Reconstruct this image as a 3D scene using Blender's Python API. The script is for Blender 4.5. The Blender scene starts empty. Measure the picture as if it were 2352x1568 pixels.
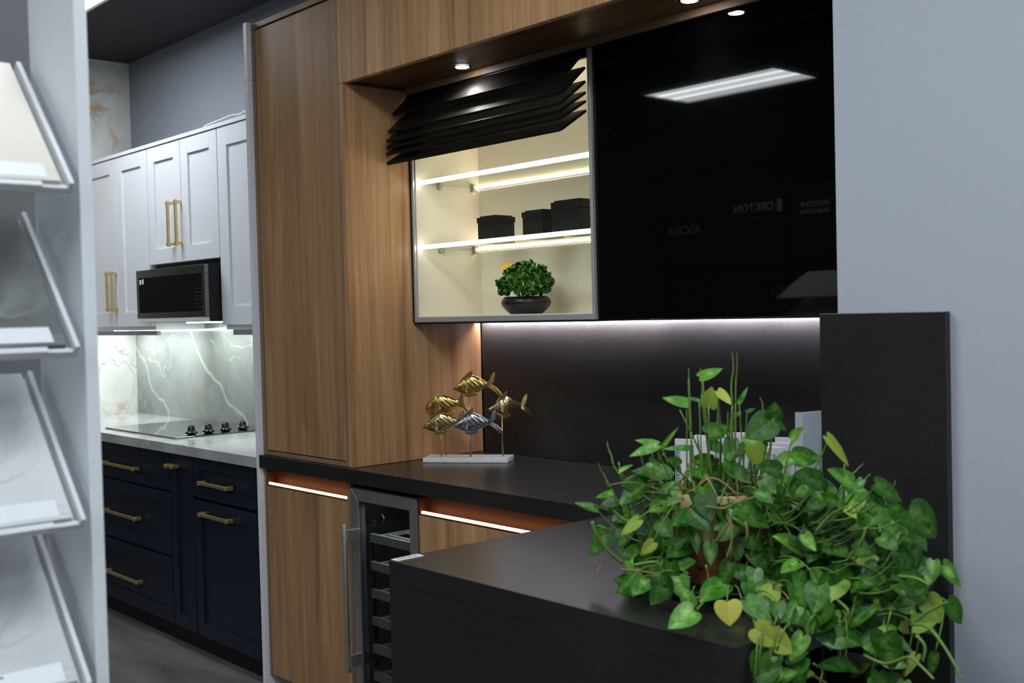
import bpy, bmesh, math, random
from mathutils import Vector, Matrix
rnd = random.Random(7)
PI = math.pi
scene = bpy.context.scene
COL = scene.collection

# ------------------------------------------------------------------ camera
F_PX = 2555.1
CR = Vector((0.66857, 0.74344, -0.01758 - 0.00722))
CAMZ = 1.419
yaw, pit, rol = 0.83813524, 0.02572828, -0.02479872
fw = Vector((-math.sin(yaw)*math.cos(pit), math.cos(yaw)*math.cos(pit), -math.sin(pit)))
r0 = Vector((math.cos(yaw), math.sin(yaw), 0.0))
u0 = r0.cross(fw)
CR = r0*math.cos(rol) + u0*math.sin(rol)
CU = -r0*math.sin(rol) + u0*math.cos(rol)
cd = bpy.data.cameras.new('camera')
cam = bpy.data.objects.new('camera', cd); COL.objects.link(cam)
M3 = Matrix((CR, CU, -fw)).transposed()
cam.matrix_world = Matrix.Translation((0, 0, CAMZ)) @ M3.to_4x4()
cd.sensor_width = 36.0; cd.lens = F_PX/2352*36; cd.clip_start = 0.05; cd.clip_end = 60
cd.dof.use_dof = True; cd.dof.focus_distance = 3.6; cd.dof.aperture_fstop = 7.0
scene.camera = cam

# ------------------------------------------------------------------ world, exposure
w = bpy.data.worlds.new('world'); scene.world = w; w.use_nodes = True
w.node_tree.nodes['Background'].inputs['Color'].default_value = (0.62, 0.72, 0.9, 1)
w.node_tree.nodes['Background'].inputs['Strength'].default_value = 0.16
vs = scene.view_settings
vs.view_transform = 'Standard'; vs.look = 'None'; vs.gamma = 1; vs.use_curve_mapping = False
vs.exposure = 0.0
TROFFER = 24.0

def ray(px, py):
    return CR*((px-1176)/F_PX) - CU*((py-784)/F_PX) + fw
def at(px, py, depth):
    return Vector((0, 0, CAMZ)) + ray(px, py)*depth

# ------------------------------------------------------------------ materials
def srgb(r, g, b):
    f = lambda c: (c/255)/12.92 if c/255 <= .04045 else ((c/255+.055)/1.055)**2.4
    return (f(r), f(g), f(b), 1)
def mat(name, col=(.5, .5, .5, 1), rough=.5, metal=0., spec=.5, coat=0., emit=None, es=0., trans=0., ior=1.45, alpha=1.):
    m = bpy.data.materials.new(name); m.use_nodes = True
    b = m.node_tree.nodes['Principled BSDF']
    b.inputs['Base Color'].default_value = col
    b.inputs['Roughness'].default_value = rough
    b.inputs['Metallic'].default_value = metal
    b.inputs['Specular IOR Level'].default_value = spec
    b.inputs['Coat Weight'].default_value = coat
    b.inputs['Coat Roughness'].default_value = .03
    b.inputs['Transmission Weight'].default_value = trans
    b.inputs['IOR'].default_value = ior
    b.inputs['Alpha'].default_value = alpha
    if emit: b.inputs['Emission Color'].default_value = emit; b.inputs['Emission Strength'].default_value = es
    return m
class N:
    def __init__(s, m):
        s.m = m; s.t = m.node_tree; s.b = s.t.nodes['Principled BSDF']
    def add(s, typ, **kw):
        n = s.t.nodes.new(typ)
        for k, v in kw.items(): setattr(n, k, v)
        return n
    def link(s, a, b): s.t.links.new(a, b)
    def coord(s, scale=(1, 1, 1), loc=(0, 0, 0), out='Object', rot=(0, 0, 0)):
        tc = s.add('ShaderNodeTexCoord'); mp = s.add('ShaderNodeMapping')
        mp.inputs['Scale'].default_value = scale; mp.inputs['Location'].default_value = loc
        mp.inputs['Rotation'].default_value = rot
        s.link(tc.outputs[out], mp.inputs['Vector']); return mp.outputs['Vector']
    def noise(s, vec, scale, detail=4, rough=.55, dist=0.):
        n = s.add('ShaderNodeTexNoise'); n.inputs['Scale'].default_value = scale
        n.inputs['Detail'].default_value = detail; n.inputs['Roughness'].default_value = rough
        n.inputs['Distortion'].default_value = dist
        s.link(vec, n.inputs['Vector']); return n
    def ramp(s, fac, stops):
        r = s.add('ShaderNodeValToRGB'); e = r.color_ramp.elements
        while len(e) < len(stops): e.new(.5)
        for q, (p, c) in zip(e, stops): q.position = p; q.color = c
        s.link(fac, r.inputs['Fac']); return r.outputs['Color']
    def mix(s, fac, a, b, typ='MIX'):
        n = s.add('ShaderNodeMix', data_type='RGBA', blend_type=typ)
        if isinstance(fac, (int, float)): n.inputs[0].default_value = fac
        else: s.link(fac, n.inputs[0])
        for v, i in ((a, 6), (b, 7)):
            if isinstance(v, tuple): n.inputs[i].default_value = v
            else: s.link(v, n.inputs[i])
        return n.outputs[2]
    def bump(s, h, strength=.1, dist=.002):
        n = s.add('ShaderNodeBump'); n.inputs['Strength'].default_value = strength
        n.inputs['Distance'].default_value = dist
        s.link(h, n.inputs['Height']); s.link(n.outputs['Normal'], s.b.inputs['Normal'])
    def base(s, c): s.link(c, s.b.inputs['Base Color'])

def wood(name, horiz=False, dark=1.0, seed=0.):
    m = mat(name, rough=.42, spec=.35); n = N(m)
    sx = (22, 22, .9) if not horiz else (.9, 22, 22)
    v = n.coord(sx, (seed, seed*.7, seed*.3))
    n1 = n.noise(v, 1.0, 5, .6, .6)
    v2 = n.coord((70, 70, 1.1) if not horiz else (1.1, 70, 70), (seed, 0, seed))
    n2 = n.noise(v2, 1.0, 5, .7, .9)
    v3 = n.coord((7.5, 7.5, .18) if not horiz else (.18, 7.5, 7.5), (seed*2, 0, 3))
    vo = n.add('ShaderNodeTexVoronoi', feature='F1'); vo.inputs['Scale'].default_value = 1.0
    n.link(v3, vo.inputs['Vector'])
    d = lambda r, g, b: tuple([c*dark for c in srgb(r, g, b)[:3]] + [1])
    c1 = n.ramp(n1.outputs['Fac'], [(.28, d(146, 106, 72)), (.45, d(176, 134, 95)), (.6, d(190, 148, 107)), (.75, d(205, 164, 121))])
    c2 = n.ramp(n2.outputs['Fac'], [(.3, (.62, .60, .58, 1)), (.52, (1, 1, 1, 1)), (.8, (1.05, 1.05, 1.05, 1))])
    c = n.mix(.6, c1, c2, 'MULTIPLY')
    c3 = n.ramp(vo.outputs['Color'], [(.2, (.84, .82, .8, 1)), (.7, (1.08, 1.07, 1.05, 1))])
    c = n.mix(.8, c, c3, 'MULTIPLY')
    n.base(c); n.bump(n2.outputs['Fac'], .12, .001)
    return m
def quartz(name):
    m = mat(name, rough=.27, spec=.42); n = N(m)
    v = n.coord((1, 1, 1)); a = n.noise(v, 60, 6, .7); b = n.noise(v, 3.2, 5, .6, .8); s = n.noise(v, 9, 3, .5, 1.5)
    c = n.ramp(a.outputs['Fac'], [(.3, srgb(35, 34, 34)), (.7, srgb(40, 39, 39))])
    r = n.ramp(b.outputs['Fac'], [(.35, (.88, .88, .88, 1)), (.65, (1.08, 1.08, 1.08, 1))])
    c = n.mix(1., c, r, 'MULTIPLY')
    g = n.ramp(s.outputs['Fac'], [(.495, (0, 0, 0, 1)), (.5, (1, 1, 1, 1)), (.505, (0, 0, 0, 1))])
    gm = n.ramp(b.outputs['Fac'], [(.55, (0, 0, 0, 1)), (.7, (.22, .22, .22, 1))])
    g2 = n.mix(1., g, gm, 'MULTIPLY')
    c = n.mix(g2, c, srgb(112, 76, 52)); n.base(c)
    n.b.inputs['Roughness'].default_value = .25
    return m
def marble(name, c0, c1, vein, vscale=2.2, rough=.15, width=.012, warm=None, rot=(0, .6, .3)):
    m = mat(name, rough=rough, spec=.5); n = N(m)
    v = n.coord((1, 1, 1), rot=rot); a = n.noise(v, 2.6, 8, .62, .5)
    c = n.ramp(a.outputs['Fac'], [(.35, c0), (.65, c1)])
    b = n.noise(v, vscale, 3, .5, 1.1)
    g = n.ramp(b.outputs['Fac'], [(.5-width, (0, 0, 0, 1)), (.5, (1, 1, 1, 1)), (.5+width, (0, 0, 0, 1))])
    k = n.noise(v, 1.7, 3, .5)
    km = n.ramp(k.outputs['Fac'], [(.42, (0, 0, 0, 1)), (.6, (.8, .8, .8, 1))])
    c = n.mix(n.mix(1., g, km, 'MULTIPLY'), c, vein)
    if warm:
        d = n.noise(n.coord((1.2, 2.2, 1.7), (3.3, .9, .35)), 1.5, 9, .66, .8)
        g = n.ramp(d.outputs['Fac'], [(.53, (0, 0, 0, 1)), (.62, (.75, .75, .75, 1)), (.68, (1, 1, 1, 1))])
        c = n.mix(g, c, warm)
    n.base(c); return m
def noisy(name, a, b, scale, rough=.5, metal=0, stretch=(1, 1, 1), spec=.5, bump=0, **kw):
    m = mat(name, rough=rough, metal=metal, spec=spec, **kw); n = N(m)
    q = n.noise(n.coord(stretch), scale, 5, .6)
    n.base(n.ramp(q.outputs['Fac'], [(.3, a), (.7, b)]))
    if bump: n.bump(q.outputs['Fac'], bump)
    return m

W_TALL = wood('walnut_veneer', dark=.80); W_FAS = wood('walnut_veneer_light', dark=.98, seed=4.1)
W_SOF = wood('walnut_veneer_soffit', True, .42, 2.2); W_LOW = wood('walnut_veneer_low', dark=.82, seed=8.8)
W_EDGE = noisy('walnut_edge_band', srgb(120, 98, 76), srgb(140, 116, 92), 14, .5, stretch=(1, 1, .2))
QTZ = quartz('dark_quartz'); 
GREYWALL = noisy('grey_wall_paint', srgb(166, 170, 182), srgb(168, 172, 184), 60, .7)
BACKWALL = noisy('mid_grey_wall_paint', srgb(128, 131, 140), srgb(134, 137, 146), 50, .7)
CEIL = noisy('black_ceiling_paint', srgb(30, 30, 33), srgb(38, 38, 41), 5, .75)
FLOOR = noisy('grey_plank_floor', srgb(78, 76, 75), srgb(112, 108, 105), 3.0, .5, stretch=(.6, 3, 1))
ONYX = marble('onyx_slab', srgb(196, 196, 192), srgb(226, 225, 219), srgb(120, 110, 98), 2.0, .2, .006, warm=srgb(190, 146, 92), rot=(.2, .3, 0))
SPLASH = marble('grey_marble', srgb(132, 134, 132), srgb(166, 168, 165), srgb(226, 228, 224), 1.5, .12, .0001)
def long_veins(m, col, rot, scale=.55, dist=5.):
    n = N(m); src = n.b.inputs['Base Color'].links[0].from_socket
    wv = n.add('ShaderNodeTexWave'); wv.inputs['Scale'].default_value = scale; wv.inputs['Distortion'].default_value = dist
    wv.inputs['Detail'].default_value = 4; wv.inputs['Detail Scale'].default_value = 1.4; n.link(n.coord((1, 1, 1), (.37, 0, .2), rot=rot), wv.inputs['Vector'])
    g = n.ramp(wv.outputs['Fac'], [(.9975, (0, 0, 0, 1)), (1., (.5, .5, .5, 1))]); n.base(n.mix(g, src, col))
long_veins(SPLASH, srgb(226, 228, 224), (0, .75, 0))
KTOP = marble('white_marble_top', srgb(160, 160, 162), srgb(196, 196, 198), srgb(232, 232, 232), 2.4, .1, .007)
WHITE = mat('white_cabinet_paint', srgb(226, 227, 234), .35)
WHITEPL = mat('white_plastic', srgb(226, 230, 236), .4)
NAVY = mat('navy_cabinet_paint', srgb(25, 31, 48), .38, spec=.4)
NAVYD = mat('dark_toe_kick', srgb(18, 19, 24), .6)
BRASS = noisy('brushed_brass', srgb(222, 198, 134), srgb(206, 180, 116), 40, .38, .85)
STEEL = noisy('brushed_steel', srgb(176, 173, 170), srgb(196, 193, 190), 3, .38, .9, stretch=(60, 60, 1))
STEELD = noisy('dark_steel', srgb(112, 112, 108), srgb(128, 128, 124), 3, .3, 1., stretch=(1, 1, 60))
SILVER = mat('aluminium', srgb(176, 178, 182), .35, .3)
GLASSBLK = mat('black_gloss_glass', (.0022, .0024, .0024, 1), .02, spec=.42)
BLKMAT = mat('black_satin', srgb(18, 18, 18), .45, spec=.35)
SLATBLK = mat('black_slat', (.004, .004, .004, 1), .5, spec=.25)
SLATBACK = mat('dark_bronze_slat_back', srgb(46, 43, 34), .5)
CREAM = noisy('cream_laminate', srgb(228, 218, 200), srgb(233, 224, 207), 30, .5, stretch=(.3, .3, 8))
def clear(name, col, rough=.0):
    m = bpy.data.materials.new(name); m.use_nodes = True; t = m.node_tree; t.nodes.clear()
    o = t.nodes.new('ShaderNodeOutputMaterial'); mx = t.nodes.new('ShaderNodeMixShader')
    tr = t.nodes.new('ShaderNodeBsdfTransparent'); gl = t.nodes.new('ShaderNodeBsdfGlossy'); fr = t.nodes.new('ShaderNodeFresnel')
    tr.inputs['Color'].default_value = col; gl.inputs['Roughness'].default_value = rough; fr.inputs['IOR'].default_value = 1.45
    ge = t.nodes.new('ShaderNodeNewGeometry'); sb = t.nodes.new('ShaderNodeMath'); sb.operation = 'SUBTRACT'; sb.inputs[0].default_value = 1.
    ml = t.nodes.new('ShaderNodeMath'); ml.operation = 'MULTIPLY'; t.links.new(ge.outputs['Backfacing'], sb.inputs[1])
    t.links.new(fr.outputs[0], ml.inputs[0]); t.links.new(sb.outputs[0], ml.inputs[1]); t.links.new(ml.outputs[0], mx.inputs[0]); t.links.new(tr.outputs[0], mx.inputs[1]); t.links.new(gl.outputs[0], mx.inputs[2])
    t.links.new(mx.outputs[0], o.inputs[0]); return m
GSHELF = clear('green_shelf_glass', (.91, .97, .92, 1)); GTINT = clear('smoked_glass', (.62, .64, .66, 1), .02)
def emis(name, col, s): return mat(name, (.8, .8, .8, 1), .5, emit=col, es=s)
LEDGREEN = emis('led_shelf_front', (1., .98, .88, 1), 8.)
LEDWARM = emis('led_shelf_back', (1., .87, .70, 1), 30.)
LEDCOOL = emis('led_under_cabinet', (.92, .88, 1., 1), 330.)
LEDKIT = emis('led_kitchen', (.88, 1., .95, 1), 34.)
LEDORANGE = emis('led_channel', (1., .60, .30, 1), 4.2)
DOWN = emis('downlight_lens', (1., .93, .9, 1), 60.)
TROF = emis('troffer_diffuser', (.90, .97, 1., 1), TROFFER)
def gold(name, a, b):
    m = mat(name, a, .24, 1.); n = N(m); q = n.noise(n.coord(), 60, 4, .6)
    n.base(n.ramp(q.outputs['Fac'], [(.35, a), (.65, b)])); n.bump(q.outputs['Fac'], .03, .001); return m
GOLD = gold('gold_leaf', srgb(226, 196, 118), srgb(202, 168, 92)); GOLD2 = gold('pale_gold_leaf', srgb(222, 200, 146), srgb(196, 172, 118))
SILV = gold('silver_leaf', srgb(184, 186, 190), srgb(156, 158, 164))
MARBW = marble('white_marble', srgb(214, 212, 208), srgb(232, 230, 227), srgb(170, 170, 170), 6, .2, .02)

# ------------------------------------------------------------------ builders
class MB:
    def __init__(s): s.v = []; s.f = []; s.mi = []; s.cur = 0; s.uv = {}; s.sm = []; s.tint = []; s.smooth = False
    def _add(s, vs_, fs):
        o = len(s.v); s.v += [tuple(p) for p in vs_]
        for f in fs: s.f.append(tuple(i+o for i in f)); s.mi.append(s.cur); s.sm.append(s.smooth)
        return s
    def box(s, x0, x1, y0, y1, z0, z1):
        vs_ = [(x, y, z) for z in (z0, z1) for y in (y0, y1) for x in (x0, x1)]
        return s._add(vs_, [(0, 2, 3, 1), (4, 5, 7, 6), (0, 1, 5, 4), (2, 6, 7, 3), (0, 4, 6, 2), (1, 3, 7, 5)])
    def obox(s, c, ax, ay, az):  # oriented box: centre and half-axes
        c = Vector(c); vs_ = [c+ax*i+ay*j+az*k for k in (-1, 1) for j in (-1, 1) for i in (-1, 1)]
        return s._add(vs_, [(0, 2, 3, 1), (4, 5, 7, 6), (0, 1, 5, 4), (2, 6, 7, 3), (0, 4, 6, 2), (1, 3, 7, 5)])
    def prism(s, poly, vec):  # planar polygon (3-D points) extruded by vec
        n = len(poly); vec = Vector(vec); a = [Vector(p) for p in poly]; b = [p+vec for p in a]
        fs = [tuple(range(n))[::-1], tuple(range(n, 2*n))] + [(i, (i+1) % n, n+(i+1) % n, n+i) for i in range(n)]
        return s._add(a+b, fs)
    def lathe(s, prof, c=(0, 0, 0), seg=28, axis='z'):
        vs_ = []; fs = []; c = Vector(c); m = len(prof)
        for i in range(seg):
            a = 2*PI*i/seg
            for r, z in prof:
                p = (r*math.cos(a), r*math.sin(a), z)
                if axis == 'x': p = (p[2], p[0], p[1])
                if axis == 'y': p = (p[0], p[2], p[1])
                vs_.append(c+Vector(p))
        for i in range(seg):
            for j in range(m-1):
                a, b = i*m+j, ((i+1) % seg)*m+j
                fs.append((a, b, b+1, a+1))
        old = s.smooth; s.smooth = True; s._add(vs_, fs); s.smooth = old
        return s
    def tube(s, pts, r, seg=6, r2=None):
        pts = [Vector(p) for p in pts]; n = len(pts); vs_ = []; fs = []
        prev = None
        for i, p in enumerate(pts):
            d = (pts[min(i+1, n-1)]-pts[max(i-1, 0)]).normalized()
            u = d.cross(Vector((0, 0, 1)))
            if u.length < .1: u = d.cross(Vector((1, 0, 0)))
            u.normalize()
            if prev and u.dot(prev) < 0: u = -u
            prev = u; v = d.cross(u)
            rr = r if r2 is None else r+(r2-r)*i/(n-1)
            for k in range(seg):
                a = 2*PI*k/seg; vs_.append(p+(u*math.cos(a)+v*math.sin(a))*rr)
        for i in range(n-1):
            for k in range(seg):
                fs.append((i*seg+k, i*seg+(k+1) % seg, (i+1)*seg+(k+1) % seg, (i+1)*seg+k))
        fs.append(tuple(range(seg))[::-1]); fs.append(tuple(range((n-1)*seg, n*seg)))
        old = s.smooth; s.smooth = True; s._add(vs_, fs); s.smooth = old
        return s
    def build(s, name, mats, parent=None, local=False, bevel=0., origin=None, label=None):
        if not isinstance(mats, (list, tuple)): mats = [mats]
        org = Vector((0, 0, 0))
        if not local:
            if parent is not None: org = wloc(parent)
            elif origin is not None: org = Vector(origin)
        me = bpy.data.meshes.new(name)
        me.from_pydata([tuple(Vector(p)-org) for p in s.v], [], s.f)
        for m in mats: me.materials.append(m)
        me.polygons.foreach_set('material_index', s.mi)
        me.polygons.foreach_set('use_smooth', s.sm)
        if s.tint:
            at_ = me.attributes.new('tint', 'FLOAT_COLOR', 'POINT')
            flat = []
            for t in s.tint: flat += list(t)
            at_.data.foreach_set('color', flat)
        bm = bmesh.new(); bm.from_mesh(me)
        if not s.tint: bmesh.ops.recalc_face_normals(bm, faces=bm.faces)
        bm.to_mesh(me); bm.free()
        o = bpy.data.objects.new(name, me); COL.objects.link(o)
        if parent is not None: o.parent = parent
        elif not local: o.location = org
        if bevel:
            b = o.modifiers.new('bevel', 'BEVEL'); b.width = bevel; b.segments = 2; b.limit_method = 'ANGLE'; b.angle_limit = .7
        if label: o['label'] = label
        return o
def wloc(o):
    p = Vector((0, 0, 0))
    while o is not None: p += o.location; o = o.parent
    return p
def thing(name, label, cat, loc=(0, 0, 0), rz=0, group=None):
    o = bpy.data.objects.new(name, None); o.empty_display_size = .05; COL.objects.link(o)
    o.location = loc; o.rotation_euler = (0, 0, rz); return tag(o, label, cat, group)
def tag(o, label, cat, group=None):
    o['label'] = label; o['category'] = cat
    if group: o['group'] = group
    return o
def struct(name, mb, m, bevel=0.):
    o = mb.build(name, m, bevel=bevel); o['kind'] = 'structure'; return o
def Bx(*a): return MB().box(*a)
def text_mesh(s, size, align='CENTER', extrude=.0006):
    c = bpy.data.curves.new('t', 'FONT'); c.body = s; c.size = size; c.align_x = align; c.align_y = 'CENTER'; c.extrude = extrude
    o = bpy.data.objects.new('t', c); COL.objects.link(o)
    dg = bpy.context.evaluated_depsgraph_get(); me = bpy.data.meshes.new_from_object(o.evaluated_get(dg))
    bpy.data.objects.remove(o); return me
def lettering(s, size, m, parent, loc, rot, name='lettering', align='CENTER'):
    me = text_mesh(s, size, align); me.materials.clear(); me.materials.append(m)
    o = bpy.data.objects.new(name, me); COL.objects.link(o); o.parent = parent
    o.location = Vector(loc) - wloc(parent); o.rotation_euler = rot; return o

# ------------------------------------------------------------------ setting
struct('floor', Bx(-6.4, 3.2, -6.2, 2.8, -.1, 0), FLOOR)
struct('ceiling', Bx(-6.4, 3.2, -6.2, 2.8, 2.92, 3.0), CEIL)
struct('wall_back', Bx(-6.3, -1.215, 2.725, 2.8, 0, 2.92), BACKWALL)
struct('wall_left', Bx(-6.4, -6.3, 1.96, 2.8, 0, 2.92), ONYX)
struct('wall_left_front', Bx(-6.4, -6.3, -6.2, 1.959, 0, 2.92), mat('dark_reflected_wall', srgb(52, 56, 50), .7))  # unseen stretch of wall, coloured dark for the microwave window to reflect
struct('wall_right', Bx(-1.215, 3.2, 1.97, 2.8, 0, 2.92), GREYWALL)
struct('wall_front', Bx(-6.3, 3.2, -6.3, -6.2, 0, 2.92), mat('dark_showroom_wall', srgb(60, 61, 66), .7))
struct('wall_side', Bx(3.2, 3.3, -6.2, 2.8, 0, 2.92), GREYWALL)

# ------------------------------------------------------------------ ceiling troffers
def troffer(x0, x1, y0, y1, label, extra=False):
    t = thing('ceiling_light', label, 'light', ((x0+x1)/2, (y0+y1)/2, 2.92), 0, None)
    f = MB(); z0, z1 = 2.893, 2.92; e = .018
    f.box(x0-e, x1+e, y0-e, y0, z0, z1).box(x0-e, x1+e, y1, y1+e, z0, z1).box(x0-e, x0, y0, y1, z0, z1).box(x1, x1+e, y0, y1, z0, z1)
    f.build('frame', WHITE, t)
    m = MB(); m.box(x0, x1, y0, y1, 2.905, 2.912); m.build('diffuser', TROFD, t)
def mk_trof():
    m = mat('troffer_lens', (.8, .8, .8, 1), .5); n = N(m)
    tc = n.add('ShaderNodeTexCoord'); sp = n.add('ShaderNodeSeparateXYZ'); n.link(tc.outputs['Generated'], sp.inputs[0])
    r = n.ramp(sp.outputs[1], [(0, (.55, .55, .55, 1)), (.22, (.55, .55, .55, 1)), (.34, (1.6, 1.6, 1.6, 1)), (.42, (.8, .8, .8, 1)), (.58, (.8, .8, .8, 1)), (.66, (1.6, 1.6, 1.6, 1)), (.78, (.55, .55, .55, 1)), (1, (.55, .55, .55, 1))])
    # prismatic cells
    vo = n.add('ShaderNodeTexVoronoi', feature='F1'); vo.inputs['Scale'].default_value = 90; vo.inputs['Randomness'].default_value = .15
    n.link(tc.outputs['Object'], vo.inputs['Vector'])
    q = n.ramp(vo.outputs['Distance'], [(.2, (1.15, 1.15, 1.15, 1)), (.6, (.8, .8, .8, 1))])
    c = n.mix(1., r, q, 'MULTIPLY'); c = n.mix(1., c, (.90, .97, 1.0, 1), 'MULTIPLY')
    n.link(c, n.b.inputs['Emission Color']); n.b.inputs['Emission Strength'].default_value = TROFFER
    return m
TROFD = mk_trof()
troffer(-5.72, -4.67, 1.60, 2.07, 'white framed fluorescent ceiling light above the navy kitchen run, at the top left')
troffer(-5.10, -4.04, -1.66, -1.18, 'ceiling light whose long bright reflection shows in the black glass cabinet')
troffer(-2.65, -1.45, .30, .82, 'unseen ceiling light added to brighten the walnut fascia, between the camera and the bar')  # added out of view to throw more light on the fascia
troffer(-.55, .65, .55, 1.10, 'unseen ceiling light added to brighten the plain grey wall from in front')  # added out of view to light the grey wall and peninsula
troffer(-3.3, -2.1, -3.6, -3.0, 'unseen ceiling light added as fill far behind the camera')  # added fill fixture, never in view
troffer(-1.2, .0, -1.9, -1.3, 'unseen ceiling light added as fill behind the camera to the left')  # extra unseen fixture, added to raise the room brightness
troffer(1.1, 2.3, -.8, -.2, 'unseen ceiling light added as fill behind the camera to the right')  # second extra fixture out of view, brightens the room from the right

# ------------------------------------------------------------------ divider between kitchen and bar
d = MB(); d.box(-3.724, -3.702, 2.052, 2.722, 0, 2.30); d.box(-3.724, -3.702, 2.052, 2.722, 2.302, 2.512)
tag(d.build('divider_panel', WHITE, origin=(-3.713, 2.4, 0), bevel=.001), 'narrow white upright divider panel between the white kitchen and the walnut bar', 'panel')

# ------------------------------------------------------------------ tall walnut cabinet
t = thing('tall_cabinet', 'tall walnut cabinet with one full height door standing on the dark worktop', 'cabinet', (-3.4, 2.36, .916))
f = MB(); X0, X1, Z0, Z1 = -3.70, -3.128, .916, 2.505
f.box(X0, X0+.02, 2.07, 2.64, Z0, Z1).box(X1-.02, X1, 2.07, 2.64, Z0, Z1).box(X0+.02, X1-.02, 2.07, 2.64, Z1-.02, Z1)
f.box(X0+.02, X1-.02, 2.07, 2.64, Z0, Z0+.014).box(X0+.02, X1-.02, 2.10, 2.12, Z0+.014, Z1-.02)
f.build('frame', W_EDGE, t, bevel=.001)
Bx(X0+.024, X1-.023, 2.074, 2.096, Z0+.018, Z1-.025).build('door', W_TALL, t, bevel=.001)
# side panel + fascia + soffit of the walnut surround
s = thing('wood_surround', 'light walnut surround framing the niche: side panel, upper fascia and soffit', 'surround', (-2.3, 2.36, .916))
Bx(-3.127, -3.106, 2.07, 2.64, .916, 2.19).build('side_panel', W_FAS, s, bevel=.001)
Bx(-3.127, -1.218, 2.07, 2.092, 2.191, 2.90).build('fascia', W_FAS, s, bevel=.001)
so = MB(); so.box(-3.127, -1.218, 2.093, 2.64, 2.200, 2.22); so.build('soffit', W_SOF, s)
Bx(-3.105, -1.218, 2.325, 2.337, 2.178, 2.199).build('filler_strip', W_EDGE, s)

# ------------------------------------------------------------------ recessed downlights in soffit
for (x, y), lb in (((-2.717, 2.262), 'small round recessed spotlight in the soffit above the open cabinet'), ((-1.794, 2.247), 'small round recessed spotlight in the soffit above the black glass cabinet, at the top edge')):
    t = thing('downlight', lb, 'light', (x, y, 2.2), 0, None)
    r = MB(); r.lathe([(.021, .0), (.030, -.001), (.030, .0), (.030, .001)], (x, y, 2.1985)); r.build('trim_ring', BLKMAT, t)
    r = MB(); r.lathe([(.0005, -.0022), (.021, -.0022), (.021, -.0005)], (x, y, 2.1985)); r.build('lens', DOWN, t)
    L = bpy.data.lights.new('spot', 'SPOT'); L.energy = 3.2; L.color = (1, .9, .82); L.spot_size = 1.7; L.spot_blend = .6; L.shadow_soft_size = .02
    lo = bpy.data.objects.new('lamp', L); COL.objects.link(lo); lo.parent = t; lo.location = (0, 0, -.02)

# ------------------------------------------------------------------ bar worktop + backsplash
wt = MB(); wt.prism([(-3.70, 2.05, .868), (-1.88, 2.05, .868), (-1.88, 2.062, .868), (-1.217, 2.062, .868), (-1.217, 2.642, .868), (-3.70, 2.642, .868)], (0, 0, .047))
tag(wt.build('worktop', QTZ, origin=(-2.5, 2.3, .868), bevel=.0012), 'dark stone bar worktop along the back under the wall cabinets', 'worktop')
tag(Bx(-3.104, -1.217, 2.645, 2.665, .916, 1.50).build('backsplash', QTZ, origin=(-2.1, 2.65, .916)), 'dark stone backsplash behind the bar under the wall cabinets', 'backsplash')
tag(Bx(-1.245, -.982, 1.950, 1.969, 0.0, 1.402).build('side_splash', QTZ, origin=(-1.1, 1.96, 0), bevel=.001), 'upright dark stone panel on the end of the grey wall', 'panel')

# ------------------------------------------------------------------ peninsula
t = thing('peninsula', 'dark stone peninsula with a waterfall front carrying the trailing potted plant', 'peninsula', (-1.44, 1.6, 0))
p = MB(); z0 = .868
p.prism([(-1.878, 1.332, z0), (-1.0, 1.332, z0), (-1.0, 1.948, z0), (-1.25, 1.948, z0), (-1.25, 2.048, z0), (-1.878, 2.048, z0)], (0, 0, .047))
p.build('worktop', QTZ, t, bevel=.0012)
Bx(-1.878, -1.0, 1.332, 1.376, 0, .8675).build('waterfall_panel', QTZ, t, bevel=.001)
Bx(-1.86, -1.30, 1.40, 2.02, .08, .8675).build('cabinet_body', BLKMAT, t)
Bx(-1.84, -1.32, 1.42, 2.0, .0, .08).build('plinth', NAVYD, t)
# paper strip on the corner of the peninsula
t = thing('paper_strip', 'thin white printed paper strip lying on the near left corner of the peninsula', 'label', (-1.868, 1.37, .915))
Bx(-1.876, -1.853, 1.337, 1.405, .9153, .9163).build('paper', WHITEPL, t)
INK = mat('black_ink', (.03, .03, .035, 1), .6)
mk = MB(); yy = 1.345
while yy < 1.395:
    w_ = rnd.uniform(.002, .005); mk.box(-1.869, -1.860, yy, yy+w_, .9163, .9166); yy += w_+.003
mk.build('printing', INK, t)
# outlet plate on panel under peninsula
t = thing('outlet_plate', 'grey metal outlet plate on the dark stone panel under the peninsula', 'outlet', (-1.16, 1.945, .76))
Bx(-1.215, -1.13, 1.943, 1.9495, .70, .84).build('plate', mat('pinkish_grey_metal', srgb(120, 112, 118), .4, .3), t, bevel=.001)
Bx(-1.19, -1.155, 1.941, 1.9428, .735, .765).build('socket', BLKMAT, t)
Bx(-1.19, -1.155, 1.941, 1.9428, .775, .805).build('socket', BLKMAT, t)

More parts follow.
